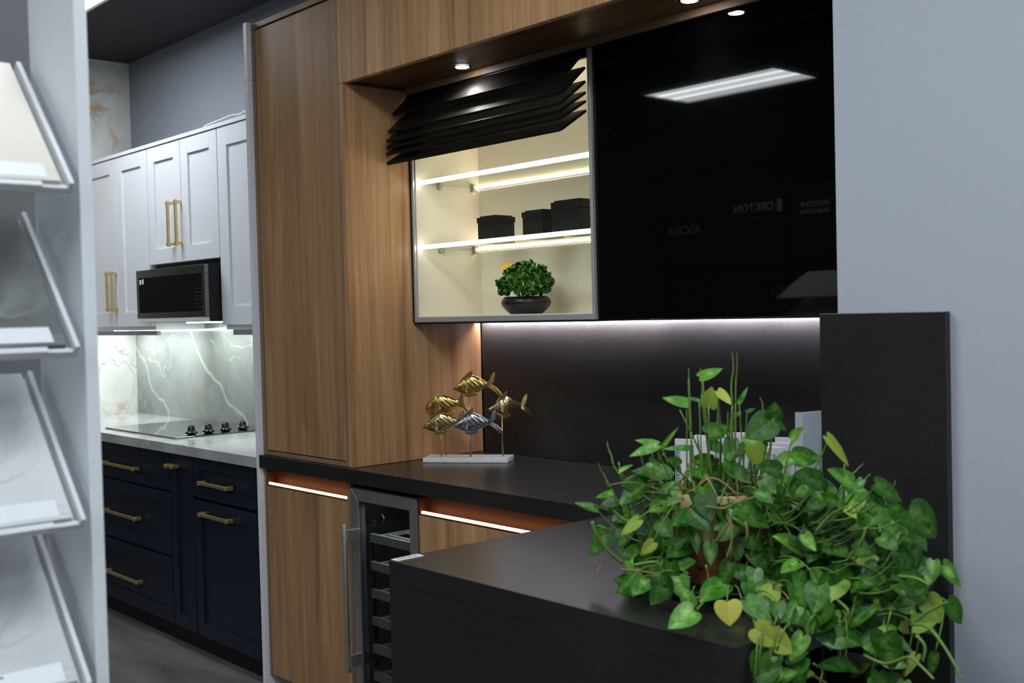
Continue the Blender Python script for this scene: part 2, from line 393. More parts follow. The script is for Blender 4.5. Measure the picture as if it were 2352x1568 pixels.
# ------------------------------------------------------------------ bar base cabinets with lit channels
def channel(x0, x1, parent, zt=.866, zb=.806):
    c = MB(); yf = 2.07
    c.box(x0, x1, yf+.035, yf+.04, zb, zt).box(x0, x1, yf+.001, yf+.034, zb-.004, zb).box(x0-.012, x0, yf, yf+.04, zb-.004, zt-.012)
    c.build('handle_channel', mat('copper_channel', srgb(92, 46, 24), .5, .2), parent)
    l = MB(); l.box(x0+.002, x1, yf+.001, yf+.010, zb+.0005, zb+.0075); l.build('led_strip', LEDORANGE, parent)
t = thing('base_cabinet', 'narrow walnut base cabinet left of the wine cooler with an orange lit channel', 'cabinet', (-3.4, 2.36, 0))
f = MB(); f.box(-3.70, -3.686, 2.07, 2.62, .09, .866).box(-3.148, -3.128, 2.07, 2.62, .09, .866).box(-3.686, -3.148, 2.116, 2.62, .09, .866)
f.build('carcass', W_EDGE, t)
Bx(-3.683, -3.150, 2.071, 2.091, .093, .800).build('door', W_LOW, t, bevel=.001)
channel(-3.672, -3.149, t)
Bx(-3.70, -3.13, 2.17, 2.60, 0, .089).build('plinth', W_EDGE, t)
t = thing('drawer_cabinet', 'walnut base cabinet right of the wine cooler with an orange lit channel', 'cabinet', (-2.2, 2.36, 0))
f = MB(); f.box(-2.755, -2.745, 2.112, 2.62, .09, .866).box(-2.745, -1.90, 2.116, 2.62, .09, .866); f.build('carcass', W_EDGE, t)
Bx(-2.753, -1.90, 2.071, 2.091, .44, .800).build('drawer', W_FAS, t, bevel=.001)
Bx(-2.753, -1.90, 2.071, 2.091, .093, .436).build('drawer', W_FAS, t, bevel=.001)
channel(-2.742, -1.90, t)
Bx(-2.755, -1.90, 2.17, 2.60, 0, .089).build('plinth', W_EDGE, t)

# ------------------------------------------------------------------ wine cooler
t = thing('wine_cooler', 'stainless framed glass door wine cooler under the bar worktop', 'wine cooler', (-2.94, 2.36, 0))
x0, x1, zb, zt = -3.124, -2.76, .10, .849
b = MB(); b.box(x0, x0+.02, 2.10, 2.6, zb, zt-.012).box(x1-.02, x1, 2.10, 2.6, zb, zt-.012).box(x0+.02, x1-.02, 2.58, 2.6, zb, zt-.012).box(x0+.02, x1-.02, 2.10, 2.58, zt-.03, zt-.012).box(x0+.02, x1-.02, 2.10, 2.58, zb, zb+.02)
b.build('body', BLKMAT, t)
Bx(x0+.004, x1-.004, 2.15, 2.5, 0, .098).build('plinth', NAVYD, t)
dr = MB(); fwid = .040
dr.prism([(x0, 2.068, zb), (x0+fwid, 2.068, zb+fwid), (x0+fwid, 2.068, zt-fwid), (x0, 2.068, zt)], (0, .03, 0))
dr.prism([(x1, 2.068, zb), (x1, 2.068, zt), (x1-fwid, 2.068, zt-fwid), (x1-fwid, 2.068, zb+fwid)], (0, .03, 0))
dr.prism([(x0, 2.068, zt), (x0+fwid, 2.068, zt-fwid), (x1-fwid, 2.068, zt-fwid), (x1, 2.068, zt)], (0, .03, 0))
dr.prism([(x0, 2.068, zb), (x1, 2.068, zb), (x1-fwid, 2.068, zb+fwid), (x0+fwid, 2.068, zb+fwid)], (0, .03, 0))
door = dr.build('door', STEEL, t, bevel=.0015)
Bx(x0+fwid+.001, x1-fwid-.001, 2.074, 2.080, zb+fwid+.001, zt-fwid-.001).build('glass', GTINT, door)
h = MB(); h.tube([(-3.088, 2.016, .246), (-3.088, 2.016, .737)], .009, 14)
for z in (.70, .285): h.box(-3.086, -3.070, 2.018, 2.067, z-.02, z+.02)
h.build('handle', STEEL, door, bevel=.001)
for k in range(6):
    z = .680-k*.093
    sh = MB(); sh.box(x0+.045, x1-.045, 2.110, 2.122, z-.014, z+.014)
    for q in range(5): sh.box(x0+.045, x1-.045, 2.17+q*.08, 2.185+q*.08, z-.006, z+.002)
    sh.box(x0+.045, x0+.055, 2.122, 2.55, z-.008, z+.004).box(x1-.055, x1-.045, 2.122, 2.55, z-.008, z+.004)
    sh.build('shelf', mat('grey_shelf_front', srgb(170, 166, 158), .5) if k == 0 else bpy.data.materials['grey_shelf_front'], t)
c = MB(); c.lathe([(.0, -.001), (.011, -.001), (.013, 0), (.013, .006)], (-3.0, 2.1, .755), 20, 'y'); c.build('lock', STEELD, t)
L = bpy.data.lights.new('cooler_lamp', 'AREA'); L.shape = 'RECTANGLE'; L.size = .25; L.size_y = .03; L.energy = .5; L.color = (.8, .9, 1)
lo = bpy.data.objects.new('lamp', L); COL.objects.link(lo); lo.parent = t; lo.location = (0, -.21, .81); lo.rotation_euler = (.3, 0, 0)

# ------------------------------------------------------------------ open wall cabinet with lift slats
XL, XR, YF, YB, ZB, ZT = -3.104, -2.230, 2.345, 2.643, 1.394, 2.176
t = thing('open_wall_cabinet', 'open lit wall cabinet with cream interior, glass shelves and black slats folded up', 'cabinet', (-2.67, 2.5, ZB))
cs = MB(); cs.cur = 0
cs.box(XL+.006, XL+.020, YF, YB, ZB+.002, ZT).box(XR-.022, XR-.008, YF, YB, ZB+.002, ZT).box(XL+.02, XR-.022, YB-.012, YB, ZB+.002, ZT)
cs.box(XL+.02, XR-.022, YF, YB-.012, ZT-.015, ZT).box(XL+.02, XR-.022, YF, YB-.012, ZB+.002, ZB+.020)
cs.build('carcass', CREAM, t)
Bx(XL, XL+.0055, YF-.012, YB, ZB, ZT).build('side_cover', BLKMAT, t)
ed = MB(); ed.box(XL+.006, XL+.016, YF-.010, YF-.001, ZB, ZT-.1).box(XR-.012, XR, YF-.012, YF-.001, ZB, ZT).box(XL+.016, XR-.012, YF-.010, YF-.001, ZB, ZB+.017)
ed.build('edge_trim', SILVER, t, bevel=.0008)
Bx(XL+.0, XR, YF-.008, YB-.07, ZB-.006, ZB-.001).build('underside', BLKMAT, t)
for z in (1.874, 1.652):
    g = MB(); g.box(XL+.022, XR-.024, YF+.014, YB-.022, z-.004, z+.004); sh = g.build('glass_shelf', GSHELF, t)
    g = MB(); g.box(XL+.026, XR-.026, YF+.003, YF+.013, z-.006, z+.007); g.build('front_led', LEDGREEN, sh)
    g = MB(); g.box(XL+.022, XR-.024, YB-.020, YB-.0135, z-.0045, z-.0005); g.build('rear_led', LEDWARM, sh)
    g = MB(); g.box(XL+.022, XR-.024, YB-.021, YB-.0135, z-.0075, z-.005); g.build('rear_rail', STEELD, sh)
    for y in (YF+.10, YF+.255):
        g = MB(); g.lathe([(.0, 0), (.008, 0), (.008, .012), (.006, .016), (.0, .016)], (XL+.021, y, z-.010), 14, 'x')
        g.box(XL+.021, XL+.037, y-.007, y+.007, z-.006, z+.012); g.build('shelf_support', STEEL, sh)
Bx(XL+.0065, XR-.0125, 2.331, 2.344, 2.150, 2.177).build('top_rail', SLATBLK, t)
hinge = [2.166, 2.118, 2.078, 2.046, 2.021, 1.994]
outer = [(2.262, 2.096), (2.240, 2.036), (2.230, 2.003), (2.228, 1.982), (2.226, 1.960), (2.228, 1.928)]
for i in range(6):
    a = Vector((0, 2.334, hinge[i])); b_ = Vector((0, outer[i][0], outer[i][1])); dv = (b_-a); nv = Vector((0, -dv.z, dv.y)).normalized()*.004
    if nv.z < 0: nv = -nv
    x0_, x1_ = XL+.008, XR-.016
    m = MB(); ch = .03
    P = [Vector((x0_, 0, 0))+a, Vector((x1_, 0, 0))+a, Vector((x1_, 0, 0))+a+dv*.93, Vector((x1_-.012, 0, 0))+b_, Vector((x0_+.012, 0, 0))+b_, Vector((x0_, 0, 0))+a+dv*.93]
    m.prism(P, nv*2)
    sl = m.build('slat', SLATBLK, t, bevel=.001)
    m = MB(); m.prism([Vector((x0_+.02, 0, 0))+a+dv*.1-nv*.3, Vector((x1_-.02, 0, 0))+a+dv*.1-nv*.3, Vector((x1_-.02, 0, 0))+a+dv*.9-nv*.3, Vector((x0_+.02, 0, 0))+a+dv*.9-nv*.3], nv*.28)
    m.build('inner_face', SLATBACK, sl)

# black glass closed cabinet
t = thing('black_glass_cabinet', 'closed black glass wall cabinet right of the open one, mirroring the ceiling light', 'cabinet', (-1.8, 2.5, ZB))
Bx(XR+.002, -1.218, YF+.012, YB, ZB, 2.199).build('carcass', BLKMAT, t)
hh = (2.190-1.394)/6.2; z = 1.394
for k in range(7):
    z2 = min(z+.129, 2.199)
    if z2-z > .01: Bx(XR+.003, -1.218, YF-.001, YF+.010, z+.0006, z2-.0006).build('glass_slat', GLASSBLK, t)
    z = z2

# under-cabinet LED
t = thing('under_cabinet_light', 'long cool white LED strip under the wall cabinets lighting the dark backsplash', 'light', (-2.1, 2.6, 1.388))
ch = Bx(-3.096, -1.226, 2.608, 2.6175, 1.3856, 1.3935); ch.box(-3.096, -1.226, 2.6176, 2.6196, 1.3852, 1.3862); ch.build('channel', SILVER, t)
Bx(-3.092, -1.230, 2.6178, 2.6215, 1.3865, 1.3932).build('diffuser', LEDCOOL, t)

# ------------------------------------------------------------------ black boxes on shelf
BOXM = noisy('black_leather', srgb(10, 10, 9), srgb(14, 13, 12), 80, .5, spec=.2)
LIDM = mat('copper_lid_edge', srgb(150, 100, 40), .4, .6)
for (bx, by, s_), lb in zip([(-2.893, 2.455, .093), (-2.668, 2.455, .10), (-2.505, 2.43, .125)], ['small black lidded box at the left of the middle shelf, nearest the cream side wall', 'black lidded box in the middle of the three on the glass shelf', 'largest black lidded box at the right end of the glass shelf']):
    h_ = .092 if s_ < .11 else .108
    t = thing('storage_box', lb, 'box', (bx+s_/2, by+s_/2, 1.6565), 0, 'black boxes on the glass shelf')
    Bx(bx+.002, bx+s_-.002, by+.002, by+s_-.002, 1.6567, 1.6567+h_*.74).build('body', BOXM, t, bevel=.002)
    l = MB(); l.box(bx, bx+s_, by, by+s_, 1.6567+h_*.745, 1.6567+h_*.95); l.box(bx+.008, bx+s_-.008, by+.008, by+s_-.008, 1.6567+h_*.95, 1.6567+h_)
    l.build('lid', BOXM, t, bevel=.001)

# ------------------------------------------------------------------ leaf helpers
EDGE = [(0, .0), (.09, -.08), (.20, -.13), (.32, -.09), (.40, .04), (.42, .22), (.38, .44), (.28, .66), (.14, .85), (.0, 1.0)]
MIDV = [0, .03, .08, .15, .24, .34, .48, .66, .84, 1.0]
def leaf(mb, B, T, up, width=1., cup=.12, curl=.1, tint=(.5, .5, .5, 1)):
    d_ = T-B; L_ = d_.length; d_ = d_/L_
    n = (up-d_*up.dot(d_)).normalized(); s_ = d_.cross(n)
    o = len(mb.v); N_ = len(EDGE)
    wob = [rnd.uniform(-.012, .012) for _ in range(N_*2)]
    for sgn in (-1, 1):
        for i, ((ex, ey), mv) in enumerate(zip(EDGE, MIDV)):
            for kk, f_ in enumerate((0, .5, 1.0)):
                x = ex*f_*width*sgn; y = mv+(ey-mv)*f_
                z = cup*abs(x)*(1.4 if kk == 1 else 1.0)-curl*y*y+wob[i+(N_ if sgn > 0 else 0)]*f_
                mb.v.append(tuple(B+s_*(x*L_)+d_*(y*L_)+n*(z*L_)))
                r = tint; vein = {0: 0., 1: .55, 2: 1.}[kk]
                mb.tint.append((r[0], r[1], vein, 1))
    for q in (0, 1):
        b = o+q*N_*3
        for i in range(N_-1):
            for k in (0, 1):
                a = b+i*3+k
                fc = (a, a+1, a+4, a+3) if q else (a, a+3, a+4, a+1)
                mb.f.append(fc); mb.mi.append(mb.cur); mb.sm.append(True)
def leaf_mat(name, dark, mid, light, yellow, pale, rough=.38):
    m = mat(name, rough=rough, spec=.3); n = N(m)
    a = n.add('ShaderNodeAttribute'); a.attribute_name = 'tint'
    sp = n.add('ShaderNodeSeparateColor'); n.link(a.outputs['Color'], sp.inputs[0])
    c = n.ramp(sp.outputs[0], [(0., dark), (.35, mid), (.65, light), (1., yellow)])
    q = n.noise(n.coord(), 70, 5, .7)
    k = n.ramp(q.outputs['Fac'], [(.42, (0, 0, 0, 1)), (.62, (1, 1, 1, 1))])
    v = n.ramp(sp.outputs[2], [(0., (1, 1, 1, 1)), (.3, (.85, .85, .85, 1)), (.7, (.3, .3, .3, 1)), (1, (.05, .05, .05, 1))])
    kk = n.mix(1., k, v, 'MULTIPLY')
    kk = n.mix(1., kk, sp.outputs[1], 'MULTIPLY')
    n.base(n.mix(kk, c, pale))
    n.b.inputs['Subsurface Weight'].default_value = 0.
    return m
LEAFM = leaf_mat('arrowhead_leaf', srgb(20, 62, 11), srgb(40, 98, 18), srgb(84, 140, 36), srgb(184, 172, 78), srgb(150, 188, 96))
BOXWD = leaf_mat('boxwood_leaf', srgb(20, 62, 12), srgb(40, 92, 22), srgb(78, 130, 40), srgb(110, 150, 60), srgb(90, 140, 60), .3)
STEM = noisy('green_stem', srgb(78, 116, 46), srgb(110, 140, 66), 20, .45)
ROOT = noisy('brown_root', srgb(120, 96, 62), srgb(150, 124, 84), 30, .7)

# bowl plant in cabinet
cx, cy, cz = -2.688, 2.485, 1.4145
t = thing('bowl_plant', 'small round green leafy plant in a black bowl on the floor of the lit cabinet', 'plant', (cx, cy, cz))
b = MB(); b.lathe([(0, .002), (.048, .002), (.052, 0), (.060, .006), (.078, .024), (.083, .036), (.080, .048), (.070, .057), (.066, .056), (.066, .046), (0, .046)], (cx, cy, cz), 40)
b.build('bowl', mat('black_ceramic', srgb(22, 22, 25), .32), t)
lf = MB()
for k in range(620):
    th = rnd.uniform(0, 2*PI); ph = math.acos(rnd.uniform(-.42, 1)); R = rnd.uniform(.78, 1.04) if k % 5 else rnd.uniform(.45, .8)
    d_ = Vector((math.sin(ph)*math.cos(th), math.sin(ph)*math.sin(th), math.cos(ph)))
    c = Vector((cx, cy, cz+.095)) + Vector((d_.x*.088, d_.y*.088, d_.z*.070))*R
    tip = (d_*.7+Vector((rnd.uniform(-.7, .7), rnd.uniform(-.7, .7), rnd.uniform(-.4, .7)))).normalized()
    up = (d_+Vector((rnd.uniform(-.5, .5), rnd.uniform(-.5, .5), rnd.uniform(0, .8)))).normalized()
    s_ = rnd.uniform(.012, .019)
    leaf(lf, c, c+tip*s_, up, 1.25, .2, .15, (rnd.choice([.05, .2, .35, .5, .7]), .2, 0, 1))
lf.build('foliage', BOXWD, t)
ss = MB()
for k in range(40):
    th = rnd.uniform(0, 2*PI); r_ = rnd.uniform(.2, .8)
    ss.tube([(cx+.03*r_*math.cos(th), cy+.03*r_*math.sin(th), cz+.046), (cx+.07*r_*math.cos(th), cy+.07*r_*math.sin(th), cz+.12)], .001, 4)
ss.build('stems', STEM, t)
yb_ = MB(); P0 = Vector((cx-.035, cy-.045, cz+.158)); leaf(yb_, P0, P0+Vector((-.030, -.012, -.004)), Vector((.3, -.7, .6)), 1.1, .1, .1, (1, 0, 0, 1)); leaf(yb_, P0, P0+Vector((.024, .004, .012)), Vector((.2, -.8, .5)), 1.0, .1, .1, (.95, 0, 0, 1))
o = yb_.build('butterfly_ornament', leaf_mat('amber', srgb(196, 140, 40), srgb(196, 140, 40), srgb(200, 150, 50), srgb(206, 160, 60), srgb(230, 200, 120)), t); o['label'] = 'yellow butterfly shaped clip among the leaves'

# ------------------------------------------------------------------ fish sculpture
FB = Vector((-2.9375, 2.4290, .9155)); ang = math.atan2(.173, .243)
t = thing('fish_sculpture', 'sculpture of four gold fish and one silver fish on rods over a white marble base', 'sculpture', FB, ang)
Bx(-.149, .149, -.0495, .0495, 0, .0155).build('base', MARBW, t, local=True, bevel=.0015)
U = Vector((math.cos(ang), math.sin(ang), 0)); NN = Vector((-math.sin(ang), math.cos(ang), 0))
def fl(px, py, off=0.):  # crop coords (5.6x) -> local (x, z) in the plane through base centre
    r = ray(900+px/5.6, 820+py/5.6); O = Vector((0, 0, CAMZ)); P = FB+NN*off
    tt = (P-O).dot(NN)/r.dot(NN); Q = O+r*tt-FB
    return Q.dot(U), Q.z
TOP = [(0, 0), (.06, .045), (.12, .08), (.2, .13), (.35, .215), (.5, .295), (.58, .31), (.7, .275), (.82, .20), (.92, .13), (1, .085)]
BOT = [(0, -.012), (.06, -.05), (.12, -.08), (.2, -.13), (.35, -.2), (.5, -.225), (.58, -.22), (.7, -.185), (.82, -.135), (.92, -.09), (1, -.07)]
TOP2 = [(0, 0), (.06, .09), (.12, .15), (.2, .2), (.35, .25), (.5, .255), (.58, .245), (.7, .2), (.82, .14), (.92, .09), (1, .08)]
BOT2 = [(0, -.03), (.06, -.12), (.12, -.17), (.2, -.22), (.35, -.26), (.5, -.255), (.58, -.24), (.7, -.2), (.82, -.13), (.92, -.09), (1, -.08)]
def interp(tab, x):
    for (a, b), (c, d2) in zip(tab, tab[1:]):
        if x <= c: return b+(d2-b)*(x-a)/(c-a)
    return tab[-1][1]
def fish(nose, root, yo, mtl, rodx, rodmat, variant=0, yawf=0., label=None):
    (nx, nz), (rx, rz_) = fl(*nose, yo), fl(*root, yo)
    Lf = math.hypot(rx-nx, rz_-nz); Lf2 = Lf/math.cos(yawf)
    ax = Vector((rx-nx, math.tan(yawf)*(rx-nx), rz_-nz)).normalized(); side = Vector((-math.sin(yawf), math.cos(yawf), 0)); upv = side.cross(ax)*-1
    if upv.z < 0: upv = -upv
    O3 = Vector((nx, yo, nz)); S = Lf2
    H_ = Lf if yawf < .3 else Lf2*1.04
    top, bot = (TOP, BOT) if variant == 0 else (TOP2, BOT2)
    def P(a, u, th): return O3+ax*(a*S)+upv*(u*H_)+side*th
    if variant: top = [(a, b*1.17) for a, b in top]; bot = [(a, b*1.17) for a, b in bot]
    m = MB(); m.smooth = True; nt, nv_ = 90, 28; grid = []
    for i in range(nt+1):
        a = i/nt; tp, bt = interp(top, a), interp(bot, a)
        prof = math.sin(min(1, a*1.6+.06)*PI/2)*(1-.55*max(0, a-.6)/.4)
        for j in range(nv_+1):
            v = -1+2*j/nv_; u = (tp+bt)/2+(tp-bt)/2*v
            th = .30*Lf*.36*prof*math.sqrt(max(0, 1-v*v))
            if a > .40:
                q = (a*1.0+u*.85)*(7.5 if variant == 0 else 7); g = abs((q % 1)-.5)*2
                th *= 1-.10*max(0, (g-.62)/.38)*(1 if abs(v) < .86 else 0)
            elif .3 < a-.08*abs(v) < .345: th *= .86
            grid.append((a, u, th))
    W = nv_+1
    vs_ = [P(a, u, -th) for a, u, th in grid]+[P(a, u, th+.0004) for a, u, th in grid]
    off = len(grid); fs = []
    for i in range(nt):
        for j in range(nv_):
            a0 = i*W+j; fs.append((a0, a0+1, a0+W+1, a0+W)); fs.append((off+a0, off+a0+W, off+a0+W+1, off+a0+1))
    per = [i*W for i in range(nt+1)]+[nt*W+j for j in range(1, W)]+[i*W+nv_ for i in range(nt-1, -1, -1)]+[j for j in range(nv_-1, 0, -1)]
    for a0, b0 in zip(per, per[1:]+per[:1]): fs.append((a0, b0, off+b0, off+a0))
    m._add(vs_, fs)
    body = m.build('fish', mtl, t, local=True)
    if label: body['label'] = label
    def plate(name, pts, th=.0022, ribs=0):
        q = MB(); q.prism([P(a, u, -th) for a, u in pts], side*(2*th)); return q.build(name, mtl, body, local=True, bevel=.0008)
    def ribs(name, lines, th=.003):
        q = MB()
        for (a, b) in lines: q.tube([P(a[0], a[1], -th), P((a[0]+b[0])/2, (a[1]+b[1])/2+.01, -th), P(b[0], b[1], -th)], .0011, 6, .0006)
        return q.build(name, mtl, body, local=True)
    if variant == 0:
        tail = plate('tail_fin', [(.97, .05), (1.05, .10), (1.14, .26), (1.22, .32), (1.25, .27), (1.22, .15), (1.12, .0), (1.25, -.10), (1.36, -.26), (1.38, -.36), (1.31, -.34), (1.17, -.2), (1.05, -.10), (.97, -.06)])
        q = MB()
        for k in range(4):
            a1 = 1.17+.02*k; q.tube([P(1.0, .03-.02*k, -.0028), P(1.1, .11-.035*k, -.0028), P(1.22-.0*k, .29-.06*k, -.0028)], .0009, 5)
            q.tube([P(1.0, .0-.015*k, -.0028), P(1.15, -.06-.03*k, -.0028), P(1.35-.03*k, -.30-.005*k, -.0028)], .0009, 5)
        q.build('tail_ribs', mtl, body, local=True)
        plate('dorsal_fin', [(.22, .12), (.30, .24), (.42, .34), (.60, .44), (.625, .43), (.60, .33), (.585, .29), (.45, .24)])
        ed_ = [(.33+.34*k/10, -.235-.035*math.sin(PI*k/10)-(.012 if k % 2 else 0)) for k in range(11)]
        plate('belly_fin', [(.32, -.18)]+ed_+[(.68, -.19), (.5, -.2)], .003)
        e = (.17, .055)
    else:
        plate('tail_fin', [(.93, .09), (1.03, .12), (1.13, .30), (1.17, .29), (1.14, .12), (1.13, .02), (1.17, -.12), (1.24, -.28), (1.20, -.30), (1.05, -.14), (.93, -.09)])
        ed_ = [(.22+.46*k/14, .20+.10*math.sin(PI*(k+2)/17)+(.016 if k % 2 else 0)) for k in range(15)]
        plate('dorsal_fin', [(.2, .16)]+ed_+[(.7, .16), (.45, .22)], .003)
        plate('belly_fin', [(.5, -.22), (.58, -.30), (.72, -.33), (.84, -.26), (.78, -.15)], .003)
        e = (.16, .05)
    th = .30*Lf*.36*.6
    q = MB(); c0 = P(e[0], e[1], -th*.98)
    q.lathe([(0, -.0035), (.0025, -.003), (.0034, -.0012), (.0034, .0), (.0052, .0), (.0058, -.0015), (.0062, 0), (.0062, .004)], c0, 16, 'y'); q.build('eye', mtl, body, local=True)
    ff = MB()
    for k in range(6):
        aa = -.9+k*.32; r_ = .13
        a0, u0_ = .36, -.02+.02*(2.5-k)
        ff.tube([P(a0, u0_, -.36*Lf*.285), P(a0+r_*.6, u0_-.02*(k-1), -.36*Lf*.31), P(a0+r_*(1-.06*k), .03-.045*k, -.36*Lf*.29)], .0013, 5)
    ff.build('pectoral_fin', mtl, body, local=True)
    mz = interp(bot, .5)
    bt_ = O3+ax*(.5*S)+upv*(mz*H_)
    bz = bt_.z+.006
    rx_, _ = fl(rodx, 1100, yo)
    q = MB(); q.tube([(rx_, yo, .0156), (rx_, yo, bz)], .0028, 10); q.build('rod', rodmat, t, local=True)
ROD = mat('gold_rod', srgb(170, 138, 84), .35, 1.); RODS = mat('steel_rod', srgb(120, 120, 122), .35, 1.)
fish((430, 655), (865, 585), .024, GOLD, 692, ROD, 1, label='rounded gold fish with a scalloped back fin')
fish((775, 405), (1230, 355), .016, GOLD, 1010, ROD, 0, label='gold fish at the top of the group')
fish((392, 900), (840, 830), -.012, GOLD2, 635, ROD, 0, label='dark gold fish at the lower left')
fish((785, 888), (1243, 838), -.018, SILV, 1007, RODS, 0, label='silver fish in front')
fish((1245, 668), (1590, 652), -.004, GOLD2, 1425, ROD, 0, yawf=.70, label='gold fish at the right, turned away')

# ------------------------------------------------------------------ sample boards in rack behind plant
RACKB = BLKMAT
t = thing('sample_rack', 'low black rack behind the plant holding upright white sample tiles', 'rack', (-1.86, 2.50, .916), .35)
m = MB(); m.box(-.18, .18, -.055, .055, 0, .012); m.box(-.185, -.1805, -.055, .055, 0, .04); m.box(.1805, .185, -.055, .055, 0, .04); m.box(-.18, .18, .0555, .06, 0, .05)
m.build('tray', RACKB, t, local=True)
TILE = marble('white_sample', srgb(212, 212, 214), srgb(228, 228, 230), srgb(238, 238, 238), 3, .3, .01)
specs = [(-.105, -.042, .12, .128, 0, 'white sample tile with a printed label on its left edge, leftmost in the rack'),
         (-.055, -.024, .12, .138, 0, 'white sample tile second from the left in the black rack'),
         (.0, -.004, .12, .146, 0, 'tallest white sample tile in the middle of the black rack'),
         (.075, -.042, .066, .100, 0, 'small white sample tile right of the middle of the black rack'),
         (.10, -.024, .066, .112, 0, 'off-white sample tile third from the right in the black rack'),
         (.122, -.004, .070, .122, 0, 'pale grey sample tile second from the right in the black rack'),
         (.138, .016, .075, .134, 0, 'white sample tile at the right end of the black rack')]
for x, y, w_, h_, rz, lb in specs:
    c = Vector((-1.86, 2.50, 0))+Vector((x*math.cos(.35)-y*math.sin(.35), x*math.sin(.35)+y*math.cos(.35), .929))
    q = thing('sample_tile', lb, 'tile', c, .35+rz, 'sample tiles in the black rack')
    Bx(-w_/2, w_/2, -.006, .006, 0, h_).build('slab', TILE, q, local=True, bevel=.0008)
    Bx(-w_/2, -w_/2+.016, -.0068, -.0062, 0, h_*.85).build('edge_label', mat('pale_blue_label', srgb(170, 178, 196), .5), q, local=True)
    mk = MB(); zz = .01
    while zz < h_*.7:
        hh_ = rnd.uniform(.003, .008); mk.box(-w_/2+.003, -w_/2+.006, -.0072, -.0069, zz, zz+hh_); mk.box(-w_/2+.009, -w_/2+.011, -.0072, -.0069, zz, zz+hh_*.8); zz += hh_+.003
    mk.build('printing', INK, q, local=True)
q = thing('sample_board', 'tall thick pale board standing upright beside the dark stone panel', 'board', (-1.50, 2.30, .9155), .80)
m = MB(); m.prism([(-.018, -.012, 0), (.03, -.012, 0), (.03, -.012, .252), (-.018, -.012, .249)], (0, .012, 0)); m.build('face', mat('pale_blue_face', srgb(190, 200, 214), .4), q, local=True, bevel=.0008)
q2 = MB(); q2.box(-.034, -.0185, -.010, .001, 0, .249); q2.build('edge', TILE, q, local=True)
m = MB(); a = .75; m.prism([(-1.60, 2.40, .9156), (-1.54, 2.455, .9156), (-1.545, 2.455, 1.09), (-1.60, 2.40, 1.06)], (-.008, .008, 0))
tag(m.build('grey_tile', mat('grey_tile', srgb(120, 122, 124), .4), origin=(-1.57, 2.43, .9156)), 'small grey tile standing between the white samples and the pale board', 'tile')

# ------------------------------------------------------------------ kitchen counter, backsplash, cooktop
tag(Bx(-6.298, -3.726, 2.10, 2.723, .850, .892).build('kitchen_worktop', KTOP, origin=(-5, 2.4, .85), bevel=.0012), 'white marble kitchen worktop over the navy cabinets', 'worktop')
tag(Bx(-6.298, -3.726, 2.712, 2.7245, .8925, 1.42).build('kitchen_backsplash', SPLASH, origin=(-5, 2.7, .8925)), 'grey marble backsplash with white veins behind the cooktop', 'backsplash')
t = thing('cooktop', 'black glass cooktop set into the white marble worktop', 'cooktop', (-5.09, 2.44, .8925))
Bx(-5.485, -4.70, 2.19, 2.70, .8927, .8985).build('glass_top', mat('cooktop_glass', (.008, .008, .009, 1), .03, spec=.9, coat=.6), t, bevel=.001)
for y in (2.300, 2.385, 2.470, 2.560):
    kx = -4.765
    k = MB(); k.lathe([(0, 0), (.016, 0), (.026, .006), (.030, .010), (.028, .013), (.018, .016), (.017, .026), (.0155, .036), (.012, .040), (0, .041)], (kx, y, .8986), 24)
    k.box(kx-.018, kx+.018, y-.0045, y+.0045, .914, .9415)
    k.build('knob', mat('knob_gloss', (.01, .01, .01, 1), .12), t)

# ------------------------------------------------------------------ navy base cabinets
def shaker(x0, x1, z0, z1, y, mtl, parent, name, rail=.055, th=.020):
    m = MB(); g = .0015; x0 += g; x1 -= g; z0 += g; z1 -= g
    m.box(x0, x0+rail, y, y+th, z0, z1).box(x1-rail, x1, y, y+th, z0, z1)
    m.box(x0+rail, x1-rail, y, y+th, z0, z0+rail).box(x0+rail, x1-rail, y, y+th, z1-rail, z1)
    m.box(x0+rail, x1-rail, y+.009, y+th, z0+rail, z1-rail)
    return m.build(name, mtl, parent, bevel=.0008)
def pull(parent, x0, z0, x1, z1, y):
    m = MB(); dx, dz = x1-x0, z1-z0; r = .0065
    if abs(dx) > abs(dz):
        m.box(x0, x1, y-.034, y-.022, z0-r, z0+r)
        for x in (x0+.012, x1-.012): m.box(x-.007, x+.007, y-.037, y-.0005, z0-r-.002, z0+r+.002)
    else:
        m.box(x0-r, x0+r, y-.034, y-.022, z0, z1)
        for z in (z0+.012, z1-.012): m.box(x0-r-.002, x0+r+.002, y-.037, y-.0005, z-.007, z+.007)
    return m.build('handle', BRASS, parent, bevel=.0012)
YD = 2.125
def kcab(x0, x1, label, gap=0):
    t = thing('navy_cabinet', label, 'cabinet', ((x0+x1)/2, 2.4, 0))
    Bx(x0, x1, YD+.022, 2.70, .085, .849).build('carcass', NAVYD, t)
    Bx(x0, x1, YD+.045, 2.65, 0, .084).build('plinth', NAVYD, t)
    return t
t = kcab(-6.297, -5.512, 'navy base cabinet in the corner, mostly hidden by the white display stand')
dd = shaker(-5.90, -5.516, .675, .843, YD, NAVY, t, 'drawer'); dd = shaker(-5.90, -5.516, .088, .668, YD, NAVY, t, 'door'); dd = shaker(-6.29, -5.904, .088, .843, YD, NAVY, t, 'door')
t = kcab(-5.510, -4.624, 'navy base cabinet with three stacked drawers and brass handles')
for z0, z1, hz in ((.675, .843, .747), (.388, .668, .517), (.088, .381, .224)):
    dd = shaker(-5.507, -4.626, z0, z1, YD, NAVY, t, 'drawer', .06 if z1 < .8 else .045); pull(dd, -5.315, hz, -4.935, hz, YD)
t = kcab(-4.622, -4.404, 'narrow navy pull-out cabinet between the drawers and the right navy cabinet')
dd = shaker(-4.621, -4.405, .088, .843, YD, NAVY, t, 'door', .055)
